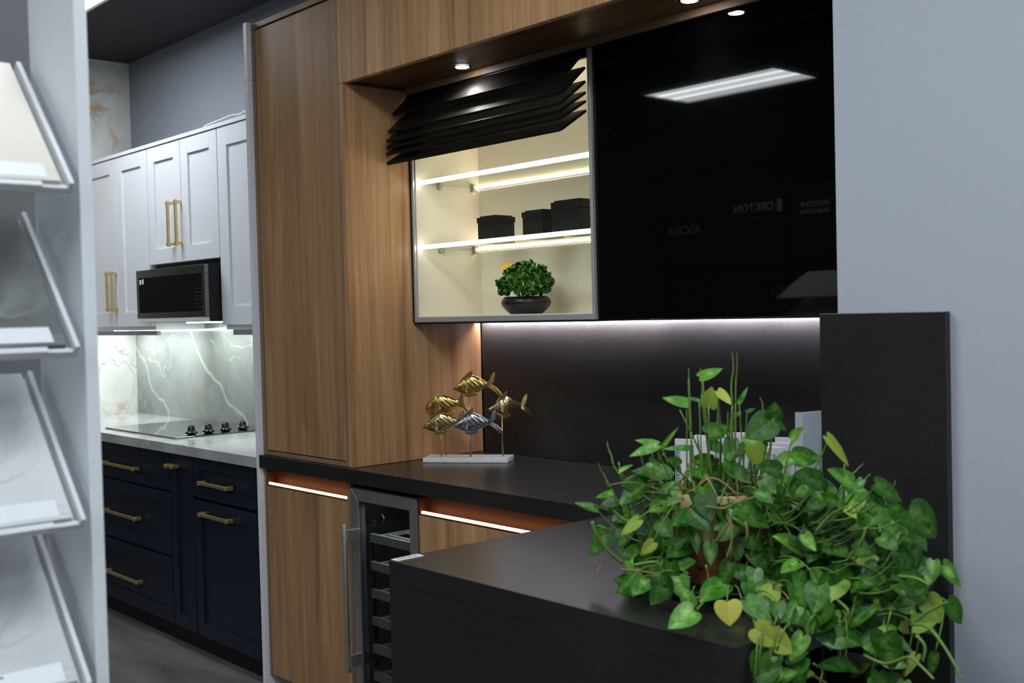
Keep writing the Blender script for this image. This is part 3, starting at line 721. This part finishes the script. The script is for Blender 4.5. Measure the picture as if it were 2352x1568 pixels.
pull(dd, -4.612, .792, -4.53, .792, YD)
t = kcab(-4.402, -3.862, 'navy base cabinet at the right with one drawer above one door')
dd = shaker(-4.400, -3.864, .675, .843, YD, NAVY, t, 'drawer', .045); pull(dd, -4.30, .746, -4.045, .746, YD)
dd = shaker(-4.400, -3.864, .088, .665, YD, NAVY, t, 'door', .06); pull(dd, -4.305, .615, -4.05, .615, YD)
tag(Bx(-3.860, -3.727, 2.16, 2.68, 0, .848).build('gap_shade_block', NAVYD, origin=(-3.8, 2.4, 0)), 'dark block standing in for the shaded black gap between the navy cabinets and the white divider', 'panel')  # dark block put in for the shade of the open gap

# ------------------------------------------------------------------ white wall cabinets
YU = 2.42
def ucab(x0, x1, z0, label):
    t = thing('white_cabinet', label, 'cabinet', ((x0+x1)/2, 2.55, z0))
    Bx(x0, x1, YU+.022, 2.710, z0, 2.292).build('carcass', WHITE, t)
    return t
t = ucab(-6.245, -5.421, 1.375, 'tall white wall cabinet at the left with two doors and low brass handles')
a = shaker(-6.243, -5.815, 1.395, 2.292, YU, WHITE, t, 'door', .075); pull(a, -5.905, 1.478, -5.905, 1.694, YU)
a = shaker(-5.813, -5.421, 1.395, 2.292, YU, WHITE, t, 'door', .075); pull(a, -5.838, 1.478, -5.838, 1.694, YU)
Bx(-6.245, -5.423, YU+.03, YU+.05, 1.350, 1.374).build('light_rail', mat('grey_rail', srgb(150, 152, 154), .5), t)
t = ucab(-5.419, -4.669, 1.702, 'short white wall cabinet above the microwave with a centred pair of handles')
a = shaker(-5.417, -5.045, 1.704, 2.292, YU, WHITE, t, 'door', .075); pull(a, -5.135, 1.782, -5.135, 2.003, YU)
a = shaker(-5.043, -4.670, 1.704, 2.292, YU, WHITE, t, 'door', .075); pull(a, -5.050+.003, 1.782, -5.047, 2.003, YU)
t = ucab(-4.667, -3.728, 1.375, 'tall white wall cabinet at the right, beside the white divider panel')
a = shaker(-4.666, -4.20, 1.395, 2.292, YU, WHITE, t, 'door', .085)
m = MB(); m.box(-4.264, -4.258, YU-.002, YU+.004, 1.66, 1.69).box(-4.264, -4.258, YU-.002, YU+.004, 1.46, 1.49); m.build('hinge', BLKMAT, a)
a = shaker(-4.198, -3.730, 1.395, 2.292, YU, WHITE, t, 'door', .085)
Bx(-4.62, -3.728, YU+.03, YU+.05, 1.350, 1.374).build('light_rail', bpy.data.materials['grey_rail'], t)
m = MB(); m.box(-6.298, -3.728, YU-.006, 2.715, 2.294, 2.312); m.box(-6.298, -6.248, YU+.01, YU+.03, 1.395, 2.2935)
tag(m.build('cabinet_cornice', WHITE, origin=(-5, 2.5, 2.294), bevel=.001), 'flat white top moulding running over the white wall cabinets', 'moulding')
c = MB(); pts = [(-5.19, 2.62, 2.314), (-5.195, 2.62, 2.372), (-5.17, 2.62, 2.392), (-5.10, 2.62, 2.396), (-5.0, 2.62, 2.400), (-4.9, 2.62, 2.405), (-4.82, 2.62, 2.398), (-4.74, 2.61, 2.40), (-4.70, 2.60, 2.35), (-4.68, 2.58, 2.3145)]
def smooth_pts(p, n=6):
    p = [Vector(q) for q in p]; out = []
    for i in range(len(p)-1):
        a, b, c_, d_ = p[max(i-1, 0)], p[i], p[i+1], p[min(i+2, len(p)-1)]
        for k in range(n):
            s_ = k/n; out.append(.5*((2*b)+(-a+c_)*s_+(2*a-5*b+4*c_-d_)*s_*s_+(-a+3*b-3*c_+d_)*s_**3))
    out.append(p[-1]); return out
c.tube(smooth_pts(pts), .0028, 6)
tag(c.build('power_cable', WHITEPL, origin=(-5, 2.6, 2.314)), 'thin loose white cable curling on top of the white wall cabinets', 'cable')

# ------------------------------------------------------------------ microwave
t = thing('microwave', 'dark stainless microwave mounted under the short white cabinet', 'microwave', (-4.98, 2.45, 1.42))
X0, X1 = -5.410, -4.673
b = MB(); b.prism([(X1, 2.364, 1.415), (X1, 2.705, 1.415), (X1, 2.705, 1.676), (X1, 2.364, 1.676)], (-(X1-X0)-.0, 0, 0)); b.build('body', BLKMAT, t)
dm = MB(); dm.box(X0, X1, 2.342, 2.363, 1.636, 1.675).box(X0, X1, 2.342, 2.363, 1.436, 1.462).box(X0, X0+.022, 2.342, 2.363, 1.462, 1.636).box(X1-.028, X1, 2.342, 2.363, 1.462, 1.636)
door = dm.build('door', STEELD, t, bevel=.002)
Bx(X0+.023, X1-.029, 2.3435, 2.354, 1.463, 1.635).build('window', mat('microwave_window', (.006, .007, .006, 1), .06, spec=.22), door)
v = MB(); v.prism([(X0, 2.343, 1.435), (X1, 2.343, 1.435), (X1, 2.363, 1.417), (X0, 2.363, 1.417)], (0, .004, 0)); v.prism([(X0+.001, 2.347, 1.4345), (X0+.001, 2.363, 1.419), (X0+.001, 2.363, 1.4345)], (X1-X0-.002, 0, 0))
v.build('lower_lip', STEEL, t)
m = MB()
for r_ in range(6):
    for c_ in range(3): m.box(X1-.095+c_*.022, X1-.085+c_*.022, 2.3430, 2.3433, 1.48+r_*.017, 1.484+r_*.017)
m.build('keypad', mat('keypad_grey', srgb(70, 72, 72), .5), door)
m = MB(); m.box(X0+.036, X0+.056, 2.3428, 2.3433, 1.604, 1.628).box(X0+.066, X0+.086, 2.3428, 2.3433, 1.606, 1.630); m.build('sticker', WHITEPL, door)
m = MB(); m.box(-5.41, -4.675, 2.45, 2.70, 1.680, 1.699); m.build('mounting_gap', BLKMAT, t)

# kitchen under-cabinet light
t = thing('kitchen_strip_light', 'bright cool strip light under the white wall cabinets and microwave', 'light', (-5, 2.6, 1.40))
m = MB(); m.box(-6.22, -5.45, 2.55, 2.59, 1.3665, 1.3735); m.build('diffuser', LEDKIT, t)
m = MB(); m.box(-5.30, -4.70, 2.55, 2.60, 1.4075, 1.4125); m.build('diffuser', LEDKIT, t)
m = MB(); m.box(-4.60, -3.76, 2.55, 2.59, 1.3665, 1.3735); m.build('diffuser', LEDKIT, t)

# ------------------------------------------------------------------ display stand in the foreground
t = thing('display_stand', 'tall white sample display stand close to the camera at the left edge', 'stand', (-1.45, .30, 0))
Bx(-1.455, -1.305, .500, .516, 0, 2.6).build('side_panel', WHITEPL, t, bevel=.0015)
Bx(-2.02, -2.0, -.30, .614, 0, 2.6).build('back_panel', mat('grey_back', srgb(176, 178, 182), .5), t)
bp = MB(); bp.box(-1.999, -1.60, .602, .614, 0, 2.6); bp.build('recess_shade_panel', mat('recess_shade_grey', srgb(140, 142, 146), .5), t)  # grey sheet added for the shade of the recess behind the trays
tiltr = math.radians(45.7); sv = Vector((-math.cos(tiltr), 0, math.sin(tiltr))); nv = Vector((math.sin(tiltr), 0, math.cos(tiltr)))
STONES = [marble('cream_stone', srgb(212, 206, 196), srgb(220, 215, 206), srgb(200, 196, 188), 3, .3, .01),
          marble('charcoal_stone', srgb(88, 90, 92), srgb(128, 131, 132), srgb(150, 152, 152), 5, .2, .02),
          marble('white_veined_stone', srgb(208, 209, 212), srgb(224, 225, 228), srgb(150, 150, 155), 4, .2, .006),
          marble('pale_grey_stone', srgb(190, 192, 196), srgb(216, 218, 220), srgb(160, 160, 164), 4, .2, .008)]
TRAYM = mat('white_tray', srgb(214, 216, 220), .45)
def tray(P0, stone, lab, lab2):
    # P0: front lower far corner; extends to -Y and up the slope
    LEN, WID = .235, .33
    P0 = Vector(P0); t = thing('sample_tray', lab, 'tray', P0, 0, 'tilted sample trays on the display stand')
    y = Vector((0, -1, 0))
    def ob(a0, a1, b0, b1, c0, c1):  # a along slope, b along -Y, c along normal
        c = P0+sv*(a0+a1)/2+y*(b0+b1)/2+nv*(c0+c1)/2
        return c, sv*(a1-a0)/2, y*(b1-b0)/2, nv*(c1-c0)/2
    m = MB(); m.obox(*ob(0, LEN, 0, WID, 0, .003)); m.obox(*ob(0, LEN, 0, .006, .003, .018)); m.obox(*ob(0, LEN, WID-.006, WID, .003, .018)); m.obox(*ob(0, .006, .006, WID-.006, .003, .010)); m.obox(*ob(-.002, .006, .035, WID-.035, .003, .014))
    m.build('tray_body', TRAYM, t, bevel=.001)
    q = thing('stone_sample', lab2, 'sample', P0+Vector((0, 0, .003)), 0, 'stone samples in the display trays')
    m = MB(); m.obox(*ob(.008, LEN, .012, WID-.012, .0035, .014)); m.build('stone', stone, q, bevel=.001)
    m = MB(); m.obox(*ob(.012, .036, .026, WID-.03, .0142, .0146)); m.build('label_card', WHITEPL, q)
    m = MB(); yy = .09
    while yy < .28:
        l_ = rnd.uniform(.002, .006); m.obox(*ob(.031, .033, yy, yy+l_, .0147, .0149)); m.obox(*ob(.020, .0212, yy, yy+l_*.8, .0147, .0149)); yy += l_+.002
    m.build('printing', INK, q)
LT = ['white tilted tray holding the pale slab, above the tray with the cream slab', 'white tilted tray holding the plain cream slab, uppermost one in view', 'white tilted tray holding the charcoal slab, under the cream one', 'white tilted tray holding the white veined slab, under the charcoal one', 'white tilted tray holding the pale grey slab at the bottom left corner', 'white tilted tray below the bottom left corner of the view']
LS = ['pale slab resting in the tray above the cream one', 'plain cream stone slab in the uppermost visible tray', 'charcoal grey stone slab in the second visible tray', 'white veined stone slab in the third visible tray', 'pale grey stone slab in the tray at the bottom left corner', 'white slab in the tray below the bottom left corner']
ST = [STONES[3], STONES[0], STONES[1], STONES[2], STONES[3], STONES[2]]
for i, z in ((1, 1.567), (2, 1.380), (3, 1.181), (4, .992)):
    tray((-1.293, .486, z), ST[i], LT[i], LS[i])

# ------------------------------------------------------------------ trailing plant on the peninsula
PC = Vector((-1.255, 1.635, .915))
t = thing('trailing_plant', 'large trailing green arrowhead plant in a brown pot on the dark peninsula', 'plant', PC)
sa = MB(); sa.lathe([(0, .002), (.10, .002), (.16, .016), (.165, .020), (.160, .021), (.10, .008), (0, .008)], PC, 40)
sa.build('saucer', BLKMAT, t)
POTM = noisy('woven_brown_pot', srgb(104, 66, 38), srgb(140, 98, 62), 30, .75, stretch=(1, 1, 3), bump=.3)
BUR = noisy('burlap', srgb(150, 128, 92), srgb(176, 154, 116), 90, .9, bump=.4)
po = MB(); po.lathe([(0, .009), (.074, .009), (.078, .014), (.092, .10), (.100, .165), (.096, .170), (.088, .160), (0, .160)], PC, 40)
po.build('pot', POTM, t)
bu = MB(); bu.lathe([(.0955, .095), (.1005, .13), (.104, .172), (.099, .176), (.095, .170)], PC, 40); bu.build('burlap_wrap', BUR, t)
so = MB(); so.lathe([(0, .166), (.05, .168), (.090, .161)], PC, 24); so.build('soil', noisy('soil', srgb(44, 32, 24), srgb(74, 54, 38), 60, .95, bump=.5), t)
def occl(P):  # keep clear of the stone
    x, y, z = P
    if -1.90 < x < -.975 and y > 1.305 and z < .935: return True
    if y > 1.925 and x > -1.27 and z < 1.42: return True
    if y > 1.955 and x > -1.23: return True
    if math.hypot(x-PC.x, y-PC.y) < .105 and z < 1.07: return True
    return False
def depth_at(px, extra=0.):
    d_ = 2.02-max(0, px-1650)*.00062 if px > 1650 else 2.02+(1650-px)*.00002
    return d_+extra
def place(px, py, extra=0.):
    d_ = depth_at(px, extra)
    for k in range(60):
        P = at(px, py, d_)
        if not occl(P): return P, d_
        d_ -= .015
    return P, d_
TINT = {0: (.08, .25), 1: (.30, .5), 2: (.52, .95), 3: (.78, .5), 4: (1.0, .1)}
A = [(595,290,478,262,2,.42),(692,304,705,215,3,.8),(735,235,800,290,3,.5),(655,170,758,130,2,.42),(650,278,598,262,1,.35),(990,357,995,285,2,.85),
(1070,455,1120,398,2,.6),(975,372,862,450,0,.95),(985,372,1048,415,0,.6),(900,485,930,585,3,.85),(895,500,850,495,3,.5),(1020,560,1134,525,2,.6),(1140,560,1060,515,2,.5),(1236,446,1346,578,3,.22),
(1345,650,1232,590,2,.6),(1200,650,1090,600,0,.85),(1020,600,915,570,0,.7),(695,620,592,598,1,.75),(795,585,888,655,1,.55),(505,610,343,592,1,.45),(458,480,354,458,2,.3),(455,482,328,530,2,.3),
(478,495,552,396,2,.14),(610,495,478,490,1,.2),(725,700,702,752,3,.95),(395,660,283,752,1,.6),(372,790,425,845,1,.9),(372,822,292,892,3,.5),(182,775,78,742,1,.4),(268,740,200,750,0,.7),
(600,785,700,868,0,.8),(470,835,530,905,1,.9),(520,960,480,905,2,.9),(440,925,378,982,3,.6),(845,768,975,860,1,.65),(982,790,1108,835,2,.6),(920,690,985,745,1,.7),(1000,680,1050,750,1,.7),
(1108,955,994,885,2,.7),(985,1020,850,965,0,.8),(900,1050,900,1152,1,.75),(800,985,850,900,0,.8),(700,925,700,1035,1,.6),(790,1020,745,1145,0,.6),(628,885,640,980,1,.5),(1455,660,1590,735,0,.6),
(1610,780,1745,905,0,.9),(1630,870,1690,968,0,.6),(1365,840,1452,880,1,.9),(1255,850,1345,895,0,.7),(1130,890,1180,965,2,.6),(1130,780,1205,905,1,.5),(1268,1065,1400,1200,1,.62),(1190,960,1240,1065,1,.5),
(1168,1065,1205,1180,2,.2),(1080,1120,1132,1290,1,.42),(865,1190,985,1295,1,.6),(775,1200,790,1308,4,1.2),(850,1208,780,1210,4,.4),(622,1240,504,1314,2,.8),(610,1215,565,1122,2,.75),(335,1095,266,1165,1,.5),
(400,1005,365,1085,0,.9),(430,1090,500,1165,0,.9),(1765,1030,1852,1132,2,.5),(1785,1195,1860,1306,1,.62),(1720,1010,1710,1105,1,.6),(1605,1085,1692,1195,0,.8),(1690,1180,1760,1300,3,.8),(1640,1278,1732,1305,2,.4),
(1500,1180,1595,1285,0,.8),(1310,1355,1398,1395,1,.8),(1500,1340,1530,1515,1,.72),(905,1318,1020,1400,3,.8),(975,1355,1082,1432,3,.85),(1125,1352,1062,1470,2,.6),(935,1432,905,1560,1,.7),(1000,1440,950,1540,0,.7),
(1095,1465,1125,1575,1,.8),(1320,1480,1190,1490,0,.4),(1725,1436,1700,1548,1,.3),(1640,1440,1590,1535,3,.4),(1430,1540,1500,1600,1,.8),(560,690,500,760,2,.7),(490,690,540,640,1,.7),(720,610,770,560,1,.5),
(1325,770,1365,810,3,.5),(1270,740,1200,700,1,.6),(1395,640,1350,700,1,.5),(1440,700,1500,760,1,.6),(1540,770,1600,860,1,.6),(1480,900,1560,960,1,.8),(1420,940,1360,990,0,.8),(1560,980,1640,1060,1,.7),(1450,1080,1380,1120,1,.7),
(1590,1150,1520,1120,2,.6),(1700,1090,1660,1150,3,.5),(1050,1020,1120,1080,1,.8),(1000,1010,960,950,1,.7),(1100,1020,1020,1060,2,.7),(640,740,600,700,0,.8),(690,430,790,390,0,.8),(800,350,840,330,2,.6),(760,430,720,380,1,.6),
(865,330,910,310,1,.35),(830,290,872,212,1,.22),(575,700,520,730,1,.7),(420,560,480,600,1,.6),(560,570,500,540,1,.6),(340,700,400,660,1,.6),(240,860,180,840,1,.5),(300,760,330,690,1,.5),(540,1000,500,960,1,.6),(250,700,170,720,2,.3),
(285,600,340,568,2,.3),(1180,700,1240,740,1,.6),(840,790,800,820,0,.7),(760,560,820,620,1,.6),(1100,640,1060,700,1,.6),(940,640,1000,700,1,.7)]
SP = [(800,300,800,60,12),(815,290,822,58,9),(612,420,600,132,10),(660,250,656,128,8),(255,570,228,466,12),(232,668,188,560,8),(955,350,925,262,10),(1340,620,1402,565,8),(1372,680,1432,612,10),(1500,720,1545,640,8),(1205,600,1200,446,10),(1500,1020,1600,880,8)]
K = 1/1.99
def cp(x, y): return 1280+x*K, 780+y*K
lf = MB(); st = MB(); vn = MB(); yl = MB()
crown = PC+Vector((0, 0, .165))
def petiole(B, dirn, r=.0016, sag=0.):
    if B.z > .93:
        r_ = min(.085, (Vector((B.x, B.y))-Vector((PC.x, PC.y))).length*.5+.01)
        h = Vector((B.x-PC.x, B.y-PC.y, 0)); h = h.normalized() if h.length > .001 else Vector((0, 0, 0))
        S_ = crown+h*r_+Vector((rnd.uniform(-.03, .03), rnd.uniform(-.03, .03), 0))
        if (B-S_).length > .13:
            S_ = B+(S_-B).normalized()*rnd.uniform(.06, .11); S_.z = max(.93, S_.z-rnd.uniform(.03, .07))
            if occl(S_): S_.z = .945
        C_ = (S_+B)/2+Vector((0, 0, .25*(B-S_).length if B.z < S_.z+.03 else -.02))
    else:
        S_ = Vector((max(-.99, B.x-.02) if B.x > -1.0 else B.x, B.y+.05, .925)); S_.x += rnd.uniform(-.03, .02)
        C_ = (S_+B)/2+Vector((.03, -.03, .06))
    for q in (.35, .5, .65, .8):
        p_ = S_*(1-q)**2+C_*2*q*(1-q)+B*q*q
        if occl(p_): C_.z += .05; C_.x += .01
    st.tube([S_*(1-q)**2+C_*2*q*(1-q)+B*q*q for q in [i/8 for i in range(9)]], r, 5, r*.7)
TC = Vector((0, 0, CAMZ))
def put(mbx, x0, y0, x1, y1, cls, wd, extra, pet=True, curl=None):
    a = cp(x0, y0); b = cp(x1, y1)
    dB = depth_at(a[0], extra)
    for k in range(60):
        B = at(*a, dB); T = at(*b, dB)
        if not (occl(B) or occl(T) or occl((B+T)/2)): break
        dB -= .015
    T2 = at(*b, dB-rnd.uniform(-.015, .03))
    if not occl(T2): T = T2
    L_ = (T-B).length
    n = ((TC-B).normalized()+Vector((rnd.uniform(-.35, .35), rnd.uniform(-.35, .35), rnd.uniform(.1, .8)))).normalized()
    tt = TINT[cls]; tn = (min(1, max(0, tt[0]+rnd.uniform(-.08, .08))), tt[1]*rnd.uniform(.6, 1.3), 0, 1)
    leaf(mbx, B, T, n, wd*1.12, rnd.uniform(.05, .22), rnd.uniform(.0, .16) if curl is None else curl, tn)
    if pet: petiole(B+(T-B)*.03, T-B)
for (x0, y0, x1, y1, c, wd) in A:
    ex = rnd.uniform(-.10, .02)
    put(yl if c == 4 and wd > 1 else lf, x0, y0, x1, y1, c, wd*1.12 if wd > .3 else wd*1.4, ex if c != 4 else -.06)
for (x0, y0, x1, y1, r_) in SP:
    a = cp(x0, y0); b = cp(x1, y1); B, dB = place(*a, -.03); T = at(*b, dB)
    side_ = Vector((rnd.uniform(-.003, .003), 0, 0)); rr = r_*K*dB/F_PX*.5
    pts_ = [B, B*.6+T*.4+side_, B*.3+T*.7-side_, T]; vn.tube(smooth_pts(pts_, 4), rr*.9, 6, rr*.35)
    petiole(B, T-B, .0022)
POLY = [(340,640),(420,560),(540,560),(640,520),(700,420),(850,420),(1000,480),(1200,580),(1300,640),(1450,660),(1620,790),(1720,900),(1640,1010),(1700,1110),(1680,1260),(1600,1330),(1600,1568),(1250,1568),(1240,1330),(1080,1250),(900,1180),(700,1100),(400,1150),(280,1060),(215,900),(240,760)]
POLY2 = [(900,1420),(1120,1440),(1130,1620),(890,1620)]
def inside(p, poly):
    x, y = p; c = False
    for (x0, y0), (x1, y1) in zip(poly, poly[1:]+poly[:1]):
        if (y0 > y) != (y1 > y) and x < (x1-x0)*(y-y0)/(y1-y0)+x0: c = not c
    return c
cnt = 0
while cnt < 300:
    x, y = rnd.uniform(200, 1740), rnd.uniform(400, 1620)
    if not (inside((x, y), POLY) or inside((x, y), POLY2)): continue
    pot = 600 < x < 860 and 800 < y < 1110
    if pot and rnd.random() < .93: continue
    if 860 <= x < 960 and 830 < y < 1100 and rnd.random() < .5: continue
    if y < 640 and rnd.random() < .55: continue
    if x < 560 and rnd.random() < .45: continue
    s_ = rnd.uniform(76, 128); a = rnd.uniform(-.5, PI+.4)
    c = rnd.choices([0, 1, 2, 3], [5, 6, 2.2, .6])[0]
    put(lf, x, y, x+s_*math.cos(a), y+s_*math.sin(a), c, rnd.uniform(.62, 1.0), rnd.uniform(-.02, .14) if y < 1150 else rnd.uniform(-.06, .08), pet=rnd.random() < .3)
    cnt += 1
# upright stalks from the pot
for (x, y, x2, y2) in [(645,690,600,180),(660,690,690,300),(700,690,665,190),(740,680,735,250),(800,680,800,300),(760,690,780,330),(830,690,845,470),(680,700,640,430),(720,690,560,320),(880,690,870,480),(930,690,985,360),(640,690,480,520),(905,700,900,500),(960,740,1030,590),(1310,760,1313,570),(1300,850,1310,660),(400,640,372,500),(440,650,432,500),(410,900,440,660),(350,880,280,560),(300,800,225,640)]:
    P, d_ = place(*cp(x, y), .0); Q = at(*cp(x2, y2), d_-.02)
    st.tube(smooth_pts([P, (P+Q)/2+Vector((rnd.uniform(-.008, .008), 0, 0)), Q], 4), .0022, 6, .0014)
def path(mbx, pts_, r, ex=-.08, r2=None):
    out = []
    for p in pts_: out.append(place(*cp(*p), ex)[0])
    mbx.tube(smooth_pts(out, 5), r, 6, r2)
path(vn, [(190,960),(195,1010),(290,1020),(340,1040)][::-1] and [(160,830),(185,900),(240,970),(300,1020)], .004, -.02)
path(vn, [(240,760),(300,820),(370,840)], .0035, -.02)
for p_ in ([(1615,1300),(1690,1310),(1760,1390),(1820,1490),(1848,1550)], [(1620,1300),(1700,1240),(1780,1200)], [(1190,1230),(1250,1330),(1290,1420),(1280,1480)], [(1280,1190),(1330,1240),(1300,1290),(1240,1270)], [(950,1110),(1000,1200),(1060,1300)], [(1070,1330),(1060,1250),(1020,1190)], [(640,1180),(700,1160),(760,1130)], [(625,1250),(650,1220),(690,1170)],
           [(350,1030),(450,1015),(480,1050),(540,1040),(600,1070)], [(1400,1440),(1500,1480),(1600,1450),(1650,1480),(1720,1550)], [(1560,1080),(1640,1090),(1700,1120)], [(1640,1350),(1680,1400),(1670,1470)], [(1130,1510),(1180,1540),(1230,1568)], [(1330,1000),(1390,920),(1410,860)], [(430,1100),(380,1150),(300,1130)], [(1180,880),(1250,800),(1330,760)]):
    path(vn, p_, .0028, -.09, .002)
rt = MB()
for p_ in ([(290,1050),(400,1060),(500,1080),(610,1085)], [(680,1030),(700,1110),(770,1200)], [(850,1205),(900,1170),(960,1155)], [(200,1030),(185,1065),(205,1080)], [(720,925),(770,860),(800,800)], [(775,1000),(800,900),(790,820)], [(680,760),(760,770),(830,740),(900,720)], [(860,830),(870,880),(860,910)], [(1170,1480),(1210,1510),(1200,1568)], [(960,1120),(1040,1160),(1090,1250)]):
    path(rt, p_, .0022, -.11, .0014)
for k in range(26):
    a = rnd.uniform(0, 2*PI); r_ = rnd.uniform(.03, .10); b_ = a+rnd.uniform(.4, 1.4)
    P = PC+Vector((r_*math.cos(a), r_*math.sin(a), .175)); Q = PC+Vector((.108*math.cos(b_), .108*math.sin(b_), rnd.uniform(.10, .185)))
    rt.tube(smooth_pts([P, (P+Q)/2+Vector((0, 0, .03)), Q], 4), .002, 5)
lf.build('foliage', LEAFM, t); st.build('stems', STEM, t); vn.build('vines', STEM, t); rt.build('aerial_roots', ROOT, t)
o = yl.build('yellowed_leaf', LEAFM, t); o['label'] = 'yellowed drooping leaf low in front of the pot'

# ------------------------------------------------------------------ showroom displays mirrored in the black glass
SIGNBLK = mat('black_display_board', srgb(14, 14, 15), .5); LETT = mat('grey_lettering', srgb(205, 205, 208), .5)
Ys = -2.308
def board(x0, x1, z1, label, words):
    t = thing('display_board', label, 'display board', ((x0+x1)/2, Ys-.05, 0))
    Bx(x0, x1, Ys-.12, Ys-.002, .0, z1).build('board', SIGNBLK, t, bevel=.002)
    for (s_, size, x, z) in words: lettering(s_, size, LETT, t, (x, Ys+.0008, z), (PI/2, 0, PI))
    return t
t = board(-5.44, -4.73, 2.335, 'black display board with grey brand lettering, mirrored in the black glass', [('DEKTON', .088, -5.02, 2.165), ('-- --  ------', .035, -4.99, 2.09)])
m = MB()
for k in range(7): m.box(-4.815+(k % 3)*.006, -4.765, Ys, Ys+.002, 2.12+k*.014, 2.128+k*.014)
m.build('emblem', LETT, t)
t = board(-4.71, -4.20, 2.31, 'black display board at the right of the mirrored group, with two lines of lettering', [('SILESTONE', .050, -4.49, 2.15), ('SILESTONE', .050, -4.49, 2.098)])
t = board(-5.93, -5.46, 2.16, 'lower black display board left of the tall one, mirrored in the black glass', [('ASCALE', .095, -5.69, 2.04)])
t = thing('sample_rack_tower', 'rack of tilted pale sample trays mirrored at the lower right of the black glass', 'rack', (-3.9, -1.2, 0))
m = MB(); m.box(-4.0, -3.97, -1.5, -1.0, 0, 1.55); m.box(-3.45, -3.42, -1.5, -1.0, 0, 1.55); m.box(-3.97, -3.45, -1.5, -1.47, 0, 1.55); m.build('frame', SIGNBLK, t)
for k in range(5):
    z = 1.50-k*.15
    m = MB(); m.prism([(-3.965, -1.40, z+.12), (-3.455, -1.40, z+.12), (-3.455, -1.05, z-.04), (-3.965, -1.05, z-.04)], (0, .006, .012)); m.build('sample_panel', TILE, t)
